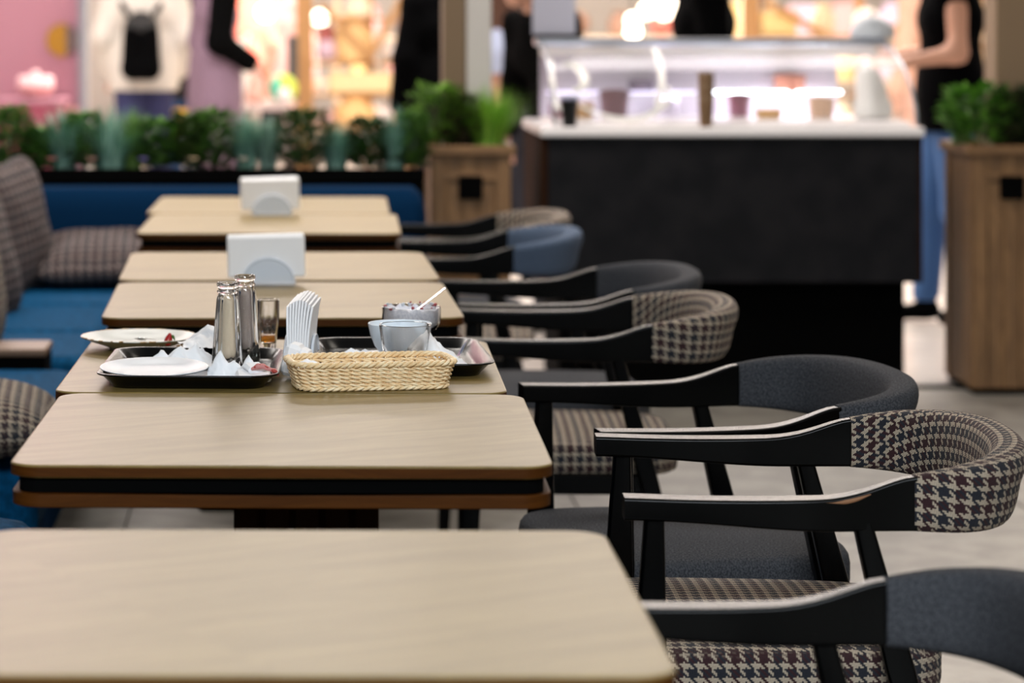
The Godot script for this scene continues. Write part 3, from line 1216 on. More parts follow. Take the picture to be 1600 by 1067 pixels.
func jars(fl: float) -> void:
	# tall tapering glass jars with a ringed neck, filled with seasoning
	for s in [[Vector3(-0.0975, fl, -4.545), "tall glass jar with pale beige filling, nearer of two on the left tray", Color(0.97, 0.91, 0.81), Color(0.82, 0.74, 0.63)], [Vector3(-0.0715, fl, -4.668), "tall tapering glass jar filled with grey brown pepper, behind the beige one", Color(0.76, 0.70, 0.66), Color(0.52, 0.47, 0.45)]]:
		var t := thing("seasoning_jar", s[1], "jar", s[0], 0.3, "glass seasoning jars")
		var pr := [Vector3(0.0005, 0.001, 0), Vector3(0.022, 0.0, 0.3), Vector3(0.0258, 0.001, 1), Vector3(0.0272, 0.005, 1), Vector3(0.0268, 0.014, 1), Vector3(0.0222, 0.075, 1), Vector3(0.0186, 0.118, 1), Vector3(0.0172, 0.124, 0.4), Vector3(0.0150, 0.1265, 0), Vector3(0.0150, 0.1285, 0), Vector3(0.0172, 0.1300, 0), Vector3(0.0172, 0.1325, 0), Vector3(0.0152, 0.134, 0), Vector3(0.0152, 0.137, 0), Vector3(0.0174, 0.139, 0), Vector3(0.0177, 0.142, 0), Vector3(0.0170, 0.1455, 0), Vector3(0.0158, 0.146, 0), Vector3(0.0148, 0.1455, 0), Vector3(0.0136, 0.139, 0), Vector3(0.0116, 0.129, 0), Vector3(0.0110, 0.124, 0), Vector3(0.0112, 0.116, 0), Vector3(0.0126, 0.075, 0), Vector3(0.0138, 0.036, 0), Vector3(0.0125, 0.026, 0), Vector3(0.008, 0.0205, 0), Vector3(0.0005, 0.0195, 0)]
		var m := MB.new()
		m.lathe(pr, 64, Transform3D.IDENTITY, 8)
		part("glass", m, M.glass, t, "clear ringed glass")
		var g := mat(Color.WHITE, 0.9)
		g.albedo_texture = ntex(0.35, [s[3], s[2]], 51, 256, 2)
		part("seasoning", lathem([Vector2(0.0005, 0.0205), Vector2(0.0076, 0.0215), Vector2(0.0118, 0.0268), Vector2(0.0130, 0.036), Vector2(0.0118, 0.075), Vector2(0.0104, 0.112), Vector2(0.009, 0.119), Vector2(0.0005, 0.121)], 40), tri(g, 22.0), t, "granular filling")


func glasses(y: float, fl: float) -> void:
	var a := thing("small_glass", "small faceted glass with a little amber drink, behind the pepper jar", "glass", Vector3(-0.034, y, -4.872), 0.2, "drinking glasses")
	var pr := [Vector3(0.0005, 0.0, 0), Vector3(0.0125, 0.0, 0.6), Vector3(0.0142, 0.002, 1), Vector3(0.0148, 0.018, 1), Vector3(0.0168, 0.036, 1), Vector3(0.0185, 0.047, 0.5), Vector3(0.0188, 0.060, 0), Vector3(0.0194, 0.0872, 0), Vector3(0.0188, 0.0885, 0), Vector3(0.0180, 0.0872, 0), Vector3(0.0172, 0.060, 0), Vector3(0.0166, 0.048, 0), Vector3(0.0146, 0.034, 0), Vector3(0.0124, 0.019, 0), Vector3(0.0108, 0.0135, 0), Vector3(0.0005, 0.0125, 0)]
	var m := MB.new()
	m.lathe(pr, 60, Transform3D.IDENTITY, 10)
	part("glass", m, M.glass, a)
	part("drink", lathem([Vector2(0.0005, 0.0131), Vector2(0.0106, 0.0141), Vector2(0.0122, 0.0195), Vector2(0.0132, 0.0270), Vector2(0.0005, 0.0272)], 32), glass(Color(0.85, 0.55, 0.08), 0.25), a, "amber drink")
	var b := thing("tumbler", "empty clear faceted tumbler in front of the white cup", "glass", Vector3(0.189, fl, -4.548), 0.1, "drinking glasses")
	pr = [Vector3(0.0005, 0.0015, 0), Vector3(0.0240, 0.0, 0.6), Vector3(0.0290, 0.002, 1), Vector3(0.0305, 0.006, 1), Vector3(0.0338, 0.024, 1), Vector3(0.0356, 0.032, 0.6), Vector3(0.0366, 0.038, 0), Vector3(0.0420, 0.0765, 0), Vector3(0.0414, 0.0780, 0), Vector3(0.0404, 0.0768, 0), Vector3(0.0350, 0.038, 0), Vector3(0.0318, 0.026, 0), Vector3(0.0290, 0.0165, 0), Vector3(0.0245, 0.0135, 0), Vector3(0.0005, 0.0125, 0)]
	m = MB.new()
	m.lathe(pr, 72, Transform3D.IDENTITY, 12)
	part("glass", m, M.glass, b)
	# dessert glass with cream on its walls
	var c := thing("dessert_glass", "footed dessert glass smeared with whipped cream and red sauce, behind the cup", "glass", Vector3(0.210, fl, -4.792), 0.0, "drinking glasses")
	part("glass", lathem([Vector2(0.0005, 0.0), Vector2(0.030, 0.0), Vector2(0.031, 0.0015), Vector2(0.012, 0.006), Vector2(0.0065, 0.012), Vector2(0.0062, 0.026), Vector2(0.012, 0.033), Vector2(0.030, 0.037), Vector2(0.042, 0.042), Vector2(0.0485, 0.052), Vector2(0.0500, 0.060), Vector2(0.0500, 0.0795), Vector2(0.0490, 0.0805), Vector2(0.0480, 0.0795), Vector2(0.0480, 0.060), Vector2(0.0465, 0.053), Vector2(0.041, 0.045), Vector2(0.030, 0.0405), Vector2(0.0005, 0.040)], 64), M.glass, c)
	var cr := MB.new()
	var rings := []
	var nz := noise(1.0, 3, 77)
	for s in [[0.0005, 0.0412, 0.0], [0.029, 0.0415, 0.0], [0.0402, 0.0458, 0.0], [0.0457, 0.0535, 0.0], [0.0473, 0.0605, 0.0], [0.0473, 0.070, 0.0], [0.0472, 0.0775, 1.0], [0.0455, 0.0785, 1.3], [0.0435, 0.075, 1.0], [0.042, 0.062, 0.5], [0.036, 0.054, 0.6], [0.02, 0.051, 0.8], [0.0005, 0.050, 0.0]]:
		var r := PackedVector3Array()
		for k in 64:
			var g := TAU * k / 64
			var w: float = nz.get_noise_2d(cos(g) * 3.0 + s[0] * 60.0, sin(g) * 3.0) * 0.006 * s[2]
			r.append(Vector3(cos(g) * s[0], s[1] + w, sin(g) * s[0]))
		rings.append(r)
	cr.loft(rings, false)
	var cm := mat(Color.WHITE, 0.6)
	cm.albedo_texture = ntex(0.05, [Color(0.93, 0.92, 0.93), Color(0.84, 0.83, 0.86)], 61, 256, 3)
	part("whipped_cream", cr, tri(cm, 14.0), c, "whipped cream smeared on the inside")
	for i in 26:
		var g := rng.randf() * TAU
		var rr := rng.randf_range(0.043, 0.0468)
		var p := Vector3(cos(g) * rr, 0.0795 + rng.randf_range(-0.002, 0.004), sin(g) * rr)
		var sz := rng.randf_range(0.0015, 0.0034)
		var red := rng.randf() < 0.42
		part("sauce_drop" if red else "cream_flake", _lump([[p, p + Vector3(rng.randf_range(-0.004, 0.004), rng.randf_range(-0.001, 0.002), rng.randf_range(-0.004, 0.004)), sz, sz * 0.7]], 0.0013), mat(Color(0.62, 0.22, 0.25), 0.4) if red else M.china, c)
	spoon("long_spoon", "long steel spoon standing out of the dessert glass to the right", Vector3(0.199, fl + 0.056, -4.785), Vector3(0.2695, fl + 0.1085, -4.80), 0.009)


func cup(fl: float) -> void:
	var s := thing("saucer", "white saucer under the cup on the right tray", "saucer", Vector3(0.178, fl, -4.672))
	part("dish", lathem(plate_prof(0.078, 0.012, 0.03), 56), M.china, s)
	var c := thing("coffee_cup", "wide white porcelain cup on its saucer behind the clear tumbler", "cup", Vector3(0.186, fl + 0.0085, -4.676), 0.0)
	part("bowl", lathem([Vector2(0.0005, 0.004), Vector2(0.024, 0.004), Vector2(0.025, 0.0), Vector2(0.028, 0.0), Vector2(0.030, 0.004), Vector2(0.042, 0.019), Vector2(0.0495, 0.038), Vector2(0.0530, 0.0555), Vector2(0.0524, 0.0570), Vector2(0.0508, 0.0560), Vector2(0.0470, 0.038), Vector2(0.039, 0.021), Vector2(0.027, 0.0085), Vector2(0.0005, 0.0075)], 64), M.cup, c)
	var h := []
	for i in 15:
		var a := -0.5 * PI + PI * i / 14.0
		h.append(Vector3(0.0, 0.034 + 0.017 * sin(a), -0.044 - 0.024 * cos(a)))
	part("handle", tubem(h, 0.0042, 10), M.cup, c)
	spoon("teaspoon", "steel teaspoon on the saucer at the left of the cup", Vector3(0.112, fl + 0.0125, -4.635), Vector3(0.150, fl + 0.012, -4.600), 0.011)


func basket(y: float) -> void:
	var t := thing("bread_basket", "long low wicker basket of pale woven cane at the front of the trays", "basket", Vector3(0.1285, y, -4.418), 0.155)
	var N := 40
	var outline := func(h: float) -> Array:
		var q := h / 0.045
		var w := lerpf(0.230, 0.256, q)
		var d := lerpf(0.100, 0.125, q)
		var o := rrect(w, d, lerpf(0.026, 0.034, q), 8)
		# even spacing along the outline
		var L := 0.0
		var seg := []
		for i in o.size():
			seg.append(L)
			L += o[i].distance_to(o[(i + 1) % o.size()])
		return [o, seg, L]
	var along := func(h: float, u: float) -> Vector3:
		var q: Array = outline.call(h)
		var o: PackedVector2Array = q[0]
		var s: float = fposmod(u, 1.0) * q[2]
		var i := o.size() - 1
		while i > 0 and q[1][i] > s:
			i -= 1
		var a := o[i]
		var b := o[(i + 1) % o.size()]
		var p := a.lerp(b, clampf((s - q[1][i]) / maxf(a.distance_to(b), 1e-6), 0, 1))
		return Vector3(p.x, h, p.y)
	var stakes := MB.new()
	for k in N:
		var p := []
		for i in 5:
			p.append(along.call(lerpf(0.003, 0.042, i / 4.0), (k + 0.5) / N))
		stakes.tube(p, 0.0017, 5)
	part("stakes", stakes, M.wicker, t)
	var rows := 5
	for r in rows:
		var m := MB.new()
		for ph in 2:
			var path := []
			var n := N * 7
			var h := 0.0085 + r * 0.0063
			for i in n:
				var u := float(i) / n
				var w := PI * (u * N + ph + r * 0.0)
				var p: Vector3 = along.call(h + 0.0016 * cos(w), u)
				var c := Vector3(p.x, 0, p.z)
				var o: Vector3 = (along.call(h, u + 0.002) - along.call(h, u - 0.002)).normalized().cross(Vector3.UP)
				path.append(p + o * 0.0024 * sin(w))
			m.tube(path, 0.0020, 5, false, true)
		part("weaver", m, M.wicker, t)
	for e in [[0.0415, 0.0042, 0.0027, 22], [0.0040, 0.0032, 0.0026, 18]]:
		var m := MB.new()
		for ph in 3:
			var path := []
			var n: int = e[3] * 10
			for i in n:
				var u := float(i) / n
				var w: float = TAU * (u * e[3] + ph / 3.0)
				var o: Vector3 = (along.call(e[0], u + 0.002) - along.call(e[0], u - 0.002)).normalized().cross(Vector3.UP)
				path.append(along.call(e[0], u) + o * e[1] * cos(w) + Vector3.UP * e[1] * 0.62 * sin(w))
			m.tube(path, e[2], 6, false, true)
		part("braided_rim" if e[0] > 0.02 else "braided_foot", m, M.wicker, t)
	var bs := MB.new()
	bs.slab(rrect(0.226, 0.097, 0.025, 6), 0.003, 0.006, 0.001)
	part("base", bs, M.wicker, t)


func half_disc(r: float, th: float) -> MB:
	var rings := []
	for z in [-th / 2, th / 2]:
		var p := PackedVector3Array()
		for i in 25:
			var a := PI * i / 24.0
			p.append(Vector3(cos(a) * r, 0.006 + sin(a) * r * 0.94, z))
		rings.append(p)
	var m := MB.new()
	m.loft(rings)
	return m


func arch_rib(r: float, z: float) -> MB:
	var p := []
	for i in 25:
		var a := PI * i / 24.0
		p.append(Vector3(cos(a) * r, 0.006 + sin(a) * r * 0.94, z))
	return tubem(p, 0.0028, 6)


func holders(y: float) -> void:
	# the near one is seen end-on, its napkins fanned out
	var t := thing("napkin_holder", "clear napkin holder seen end on, behind the wicker basket", "napkin holder", Vector3(0.0225, y, -4.66), PI / 2 - 0.12, "napkin holders")
	part("base", boxm(Vector3(-0.05, 0, -0.024), Vector3(0.05, 0.006, 0.024), 0.002), M.holder, t)
	for s in [-1.0, 1.0]:
		var m := half_disc(0.05, 0.003)
		var o := part("side_plate", m, M.holder, t)
		o.position = Vector3(0, 0, s * 0.0215)
		part("rib", arch_rib(0.05, s * 0.0225), M.holder, t)
	for i in 9:
		var q := (i - 4) / 4.0
		var rings := []
		for k in 9:
			var h := k / 8.0
			var yy := 0.008 + h * (0.098 + 0.011 * (1.0 - q * q) + rng.randf() * 0.001)
			var z := q * lerpf(0.0155, 0.0205, pow(h, 2.0)) + 0.004 * h * h * h
			var r := PackedVector3Array()
			for e in [[-1, -1, 1, 0], [1, -1, 1, 0], [1, -1, 0, 1], [1, 1, 0, 1], [1, 1, 1, 0], [-1, 1, 1, 0], [-1, 1, 0, 1], [-1, -1, 0, 1]]:
				r.append(Vector3(e[0] * (0.058 - 0.0005 * e[2]), yy + 0.002 * e[0] * h, z + e[1] * (0.0019 - 0.0003 * e[3])))
			rings.append(r)
		var m := MB.new()
		m.loft(rings)
		var o := part("napkin", m, M.paper, self)
		tag(o, "white napkin, %s from the left in the holder behind the basket" % ORDER[i], "napkin", "napkins in the near holder")
		o.position = t.position
		o.rotation = t.rotation
	# two holders farther off face the camera
	for s in [[Vector3(-0.0415, y, -6.03), "white napkin holder with a rounded front on the fourth table, facing the camera", "nearer front facing holder", 0.0], [Vector3(-0.046, y, -8.02), "small looking white napkin holder with a rounded front on the far pair of tables", "farthest holder", 0.04]]:
		var h := thing("napkin_holder", s[1], "napkin holder", s[0], s[3], "napkin holders")
		part("base", boxm(Vector3(-0.057, 0, -0.026), Vector3(0.057, 0.006, 0.026), 0.002), M.holder, h)
		for e in [-1.0, 1.0]:
			var o := part("side_plate", half_disc(0.056, 0.003), M.holder, h)
			o.position = Vector3(0, 0, e * 0.0235)
			part("rib", arch_rib(0.0545, e * 0.0255), M.holder, h)
		for i in 2:
			var m := MB.new()
			var z := 0.012 - i * 0.02
			m.box(Vector3(-0.083, 0.016, z - 0.008), Vector3(0.083, 0.104 + i * 0.0035, z + 0.008), 0.004, Transform3D(Basis(Vector3.BACK, 0.02 + i * 0.01), Vector3(-0.004, 0, 0)))
			var o := part("napkin_stack", m, M.paper, self)
			tag(o, "%s stack of white napkins in the %s" % [["front", "rear"][i], s[2]], "napkins", "napkin stacks in the far holders")
			o.position = s[0]
			o.rotation.y = s[3]


# ---------------------------------------------------------------- counter with the glass case
func case_profile(t: float) -> Vector2:
	# (depth, height) of the curved front glass
	return Vector2(lerpf(9.85, 10.40, (1.0 - cos(t * 1.1)) / (1.0 - cos(1.1))), lerpf(0.93, 1.215, sin(t * 1.1) / sin(1.1)))


func stall() -> void:
	var c := thing("service_counter", "black stone fronted service counter under the glass display case", "counter")
	part("front_panel", boxm(Vector3(0.903, 0.381, -9.84), Vector3(2.196, 0.890, -9.80), 0.004), M.slate, c, "black stone front panel")
	part("side_panel", boxm(Vector3(0.88, 0.381, -10.5), Vector3(0.903, 0.890, -9.798), 0.003), M.brown_dark, c, "dark brown side panel")
	part("side_panel", boxm(Vector3(2.196, 0.381, -10.5), Vector3(2.208, 0.890, -9.798), 0.003), M.brown_dark, c, "dark brown side panel")
	part("body", boxm(Vector3(0.91, 0.381, -10.5), Vector3(2.19, 0.888, -9.845), 0.003), M.black_matt, c)
	part("plinth", boxm(Vector3(0.95, 0.0, -10.45), Vector3(2.16, 0.381, -9.87), 0.003), dull(Color(0.012, 0.012, 0.012)), c, "recessed black plinth")
	part("worktop", boxm(Vector3(0.878, 0.890, -10.56), Vector3(2.212, 0.924, -9.775), 0.006), M.white_top, c, "white glossy worktop")
	var g := thing("display_case", "curved glass display case with lit shelf on the service counter", "display case")
	part("deck", boxm(Vector3(0.94, 0.925, -10.5), Vector3(2.19, 0.938, -9.90), 0.003), M.white_top, g)
	var rings := []
	for i in 15:
		var p := case_profile(i / 14.0)
		rings.append(PackedVector3Array([Vector3(0.935, p.y, -p.x), Vector3(2.195, p.y, -p.x)]))
	var pm := MB.new()
	pm.loft(rings, false, false)
	part("curved_pane", pm, M.pane, g, "curved front glass")
	for x in [0.932, 2.198]:
		var poly := [Vector3(x, 0.93, -10.48), Vector3(x, 0.93, -9.85)]
		var rim := []
		for i in 15:
			var p := case_profile(i / 14.0)
			poly.append(Vector3(x, p.y, -p.x))
			rim.append(Vector3(x, p.y, -p.x))
		poly.append(Vector3(x, 1.215, -10.48))
		var sm := MB.new()
		sm.face(poly)
		part("side_pane", sm, M.pane, g)
		part("pane_rim", tubem(rim, 0.006, 8), mat(Color(0.55, 0.57, 0.6), 0.3, 0.5), g)
	part("top_bar", boxm(Vector3(0.915, 1.197, -10.50), Vector3(2.21, 1.226, -10.37), 0.006), M.steel, g, "steel top bar")
	part("light_box", boxm(Vector3(0.94, 1.158, -10.51), Vector3(2.19, 1.196, -10.46), 0.004), lit(Color(1.0, 0.86, 0.74), 0.12), g, "cream light strip under the top bar")
	part("rear_panel", boxm(Vector3(0.94, 0.938, -10.515), Vector3(2.05, 1.158, -10.50), 0.003), mat(Color(0.74, 0.70, 0.75), 0.3), g, "lilac grey rear panel")
	part("shelf", boxm(Vector3(0.945, 1.015, -10.48), Vector3(2.185, 1.021, -10.38), 0.001), M.pane, g)
	part("led_light", boxm(Vector3(0.955, 1.022, -10.402), Vector3(1.505, 1.031, -10.39), 0.002), lit(Color(0.78, 0.72, 1.0), 0.9), g, "dim lilac light strip")
	part("led_light", boxm(Vector3(1.555, 1.022, -10.402), Vector3(2.045, 1.031, -10.39), 0.002), lit(Color(0.93, 0.97, 1.0), 8.0), g, "bright white light strip")
	for s in [[1.23, 0.08], [1.80, 0.16]]:
		var l := AreaLight3D.new()
		l.name = "led_glow"
		l.area_size = Vector2(0.5, 0.012)
		l.area_normalize_energy = true
		l.light_energy = s[1]
		l.light_color = Color(0.95, 0.96, 1.0)
		l.shadow_enabled = true
		l.rotation.x = -PI / 2 + 0.5
		l.position = Vector3(s[0], 1.012, -10.36)
		g.add_child(l)
	# flowing white lettering on the glass (only its strokes can be made out)
	var on_glass := func(u: float, h: float) -> Vector3:
		var t := clampf(asin(clampf((h - 0.93) / 0.285 * sin(1.1), 0, 1)) / 1.1, 0, 1)
		var p := case_profile(t)
		return Vector3(u, h + 0.002, -p.x + 0.006)
	var strokes := [
		[[0.945, 1.15, 0.006], [0.935, 1.08, 0.009], [0.94, 1.0, 0.009], [0.965, 0.975, 0.007]],
		[[0.985, 1.135, 0.007], [1.025, 1.13, 0.012], [1.050, 1.09, 0.017], [1.035, 1.055, 0.013], [1.00, 1.045, 0.007]],
		[[1.335, 1.19, 0.010], [1.330, 1.13, 0.012], [1.318, 1.06, 0.011], [1.29, 0.99, 0.009]],
		[[1.340, 1.06, 0.006], [1.330, 1.01, 0.010], [1.27, 0.965, 0.011], [1.19, 0.945, 0.009], [1.09, 0.965, 0.006], [1.02, 0.995, 0.004]],
	]
	var white := mat(Color(0.93, 0.92, 0.9), 0.5)
	for s in strokes:
		var cv := Curve3D.new()
		for i in s.size():
			var a: Vector3 = on_glass.call(s[maxi(i - 1, 0)][0], s[maxi(i - 1, 0)][1])
			var b: Vector3 = on_glass.call(s[mini(i + 1, s.size() - 1)][0], s[mini(i + 1, s.size() - 1)][1])
			cv.add_point(on_glass.call(s[i][0], s[i][1]), -(b - a) / 6.0, (b - a) / 6.0)
		var rr := []
		var n := 24
		for i in n + 1:
			var f: float = float(i) / n * (s.size() - 1)
			var k: int = mini(int(f), s.size() - 2)
			var p := cv.sample(k, f - k)
			var w := lerpf(s[k][2], s[k + 1][2], f - k)
			var q := cv.sample(k, minf(f - k + 0.05, 1.0)) - cv.sample(k, maxf(f - k - 0.05, 0.0))
			var side := Vector3(-q.y, q.x, 0).normalized() * w
			rr.append(PackedVector3Array([p + side + Vector3(0, 0, 0.0015), p - side + Vector3(0, 0, 0.0015), p - side - Vector3(0, 0, 0.0015), p + side - Vector3(0, 0, 0.0015)]))
		var lm := MB.new()
		lm.loft(rr)
		part("white_lettering", lm, white, g)
	# tubs of sweets in the case
	var k := 0
	for s in [[1.20, 0.938, 10.36, 0.055, 0.10, Color(0.36, 0.17, 0.22), "maroon"], [1.66, 0.938, 10.36, 0.04, 0.085, Color(0.46, 0.22, 0.30), "plum red"], [0.985, 0.938, 10.30, 0.03, 0.05, Color(0.6, 0.34, 0.42), "dusty pink"], [1.07, 0.938, 10.25, 0.045, 0.055, Color(0.75, 0.58, 0.36), "tan"], [1.74, 0.938, 10.2, 0.05, 0.035, Color(0.85, 0.66, 0.40), "honey yellow"], [1.95, 0.938, 10.3, 0.05, 0.075, Color(0.80, 0.66, 0.55), "beige"], [1.40, 0.938, 10.40, 0.045, 0.07, Color(0.7, 0.66, 0.72), "pale lilac"], [1.86, 1.022, 10.44, 0.06, 0.07, Color(0.72, 0.45, 0.36), "terracotta"], [1.31, 1.022, 10.44, 0.05, 0.05, Color(0.42, 0.36, 0.44), "grey violet"]]:
		var w: float = s[3]
		var t := thing("dessert_tub", "blurred %s dessert tub inside the glass display case" % s[6], "tub", Vector3(s[0], s[1] + 0.001, -s[2]), 0.0, "tubs in the display case")
		part("tub", lathem([Vector2(0.0005, 0.0), Vector2(w * 0.85, 0.0), Vector2(w, s[4] * 0.85), Vector2(w * 1.06, s[4] * 0.86), Vector2(w * 1.06, s[4] * 0.92), Vector2(w * 0.95, s[4] * 0.92), Vector2(w * 0.7, s[4]), Vector2(0.0005, s[4] * 1.02)], 24), mat(s[5], 0.5), t)
		k += 1
	# things on the worktop and on the case
	var bc := thing("coffee_to_go_cup", "black takeaway cup with a grey lid at the left end of the white worktop", "cup", Vector3(0.981, 0.9245, -9.815))
	part("cup", lathem([Vector2(0.0005, 0.0), Vector2(0.024, 0.0), Vector2(0.031, 0.088), Vector2(0.0325, 0.09), Vector2(0.031, 0.092), Vector2(0.0005, 0.092)], 28), mat(Color(0.015, 0.016, 0.02), 0.4), bc)
	part("lid", lathem([Vector2(0.0005, 0.0925), Vector2(0.0335, 0.0925), Vector2(0.0335, 0.099), Vector2(0.029, 0.103), Vector2(0.028, 0.108), Vector2(0.0005, 0.107)], 28), mat(Color(0.5, 0.5, 0.6), 0.4), bc)
	for i in 9:
		var pc := part("paper_cup", lathem([Vector2(0.0005, 0.0), Vector2(0.0215, 0.0), Vector2(0.028, 0.078), Vector2(0.0292, 0.080), Vector2(0.0285, 0.083), Vector2(0.0268, 0.082), Vector2(0.0208, 0.003), Vector2(0.0005, 0.002)], 28), mat(Color(0.45, 0.34, 0.23).lightened(0.04 * (i % 3)), 0.7), self)
		tag(pc, "brown kraft paper cup, %s from the bottom of the stack before the display case" % ORDER[i], "paper cup", "stacked kraft cups")
		pc.position = Vector3(1.457, 0.9245 + i * 0.0135, -9.815)
	var sg := thing("counter_sign", "blank white sign card standing at the left end of the display case", "sign", Vector3(0.985, 1.2265, -10.43))
	part("card", boxm(Vector3(-0.08, 0.012, -0.003), Vector3(0.08, 0.20, 0.003), 0.002), mat(Color(0.72, 0.72, 0.78), 0.4), sg)
	part("stand", boxm(Vector3(-0.085, 0, -0.03), Vector3(0.085, 0.012, 0.03), 0.003), M.black_matt, sg)
	var dm := thing("cake_dome", "white dome on the right end of the display case top", "dome", Vector3(2.165, 1.2265, -10.43))
	part("dome", lathem([Vector2(0.0005, 0.0), Vector2(0.078, 0.0), Vector2(0.083, 0.004), Vector2(0.080, 0.03), Vector2(0.062, 0.062), Vector2(0.032, 0.078), Vector2(0.0005, 0.083)], 32), M.china, dm)
	part("knob", lathem([Vector2(0.0005, 0.082), Vector2(0.006, 0.084), Vector2(0.01, 0.094), Vector2(0.006, 0.101), Vector2(0.0005, 0.102)], 16), M.chrome, dm)
	var bag := thing("paper_bag", "white paper bag slumped inside the right end of the display case", "bag", Vector3(2.11, 0.9385, -10.16), 0.5)
	part("body", blob([[Vector3(-0.03, 0.03, 0), Vector3(0.03, 0.03, 0), 0.045, 0.045], [Vector3(-0.02, 0.03, 0), Vector3(-0.03, 0.15, 0), 0.045, 0.04], [Vector3(0.04, 0.03, 0), Vector3(0.0, 0.14, 0), 0.035, 0.035]], 0.008, 0.02, [0.0, 0.3]), mat(Color(0.9, 0.89, 0.88), 0.7), bag)
	part("twist", tubem([Vector3(-0.008, 0.15, 0), Vector3(-0.015, 0.185, 0), Vector3(-0.03, 0.20, 0)], [0.012, 0.006, 0.014], 8), M.china, bag)


# ---------------------------------------------------------------- plants
func foliage(style: String, h: float, r: float, n: int, a: Color, b: Color) -> MB:
	var m := MB.new()
	for i in n:
		var g := rng.randf() * TAU
		m.tint = a.lerp(b, rng.randf()).lightened(0.1).srgb_to_linear()
		if style == "spike" or style == "grass":
			var lean := rng.randf_range(0.05, 0.95) if style == "spike" else rng.randf_range(0.05, 0.7)
			var out := Vector3(cos(g), 0, sin(g))
			var len := h * rng.randf_range(0.55, 1.05)
			var w := 0.0045 if style == "spike" else 0.0032
			var p0 := out * rng.randf() * r * 0.35
			var side := out.cross(Vector3.UP) * w
			var last := [p0 - side, p0 + side]
			for k in range(1, 5):
				var t := k / 4.0
				var p := p0 + out * r * 1.15 * lean * t * t * 1.1 + Vector3.UP * len * (t - 0.28 * lean * t * t)
				var ww := side * (1.0 - t * 0.92)
				var now := [p - ww, p + ww]
				m.face([last[0], last[1], now[1], now[0]])
				last = now
		else:
			var rr := sqrt(rng.randf())
			var e := rng.randf()
			var c := Vector3(cos(g) * rr * r * (0.55 + 0.45 * sin(e * PI)), h * (0.12 + 0.85 * e), sin(g) * rr * r * (0.55 + 0.45 * sin(e * PI)))
			var d := (Vector3(cos(g), rng.randf_range(0.0, 1.4), sin(g)) + Vector3(rng.randf() - 0.5, 0, rng.randf() - 0.5) * 0.8).normalized()
			var l := rng.randf_range(0.022, 0.042) * (1.5 if style == "big" else 1.0)
			var s := d.cross(Vector3.UP).normalized() * l * 0.27
			var q := d.cross(s).normalized() * l * 0.12
			m.face([c, c + d * l * 0.5 + s, c + d * l + q, c + d * l * 0.5 - q])
			m.face([c, c + d * l * 0.5 - q, c + d * l + q, c + d * l * 0.5 - s])
	return m


func plant(called: String, label: String, at: Vector3, style: String, h: float, r: float, n: int, a: Color, b: Color, group: String) -> Node3D:
	var t := thing(called, label, "plant", at, 0.0, group)
	part("foliage", foliage(style, h, r, n, a, b), M.foliage, t, "", "stuff")
	for i in 3:
		var g := TAU * i / 3.0
		part("stem", tubem([Vector3.ZERO, Vector3(cos(g) * r * 0.2, h * 0.4, sin(g) * r * 0.2), Vector3(cos(g) * r * 0.4, h * 0.75, sin(g) * r * 0.4)], [0.004, 0.003, 0.0015], 6), mat(Color(0.25, 0.2, 0.1), 0.8), t)
	return t


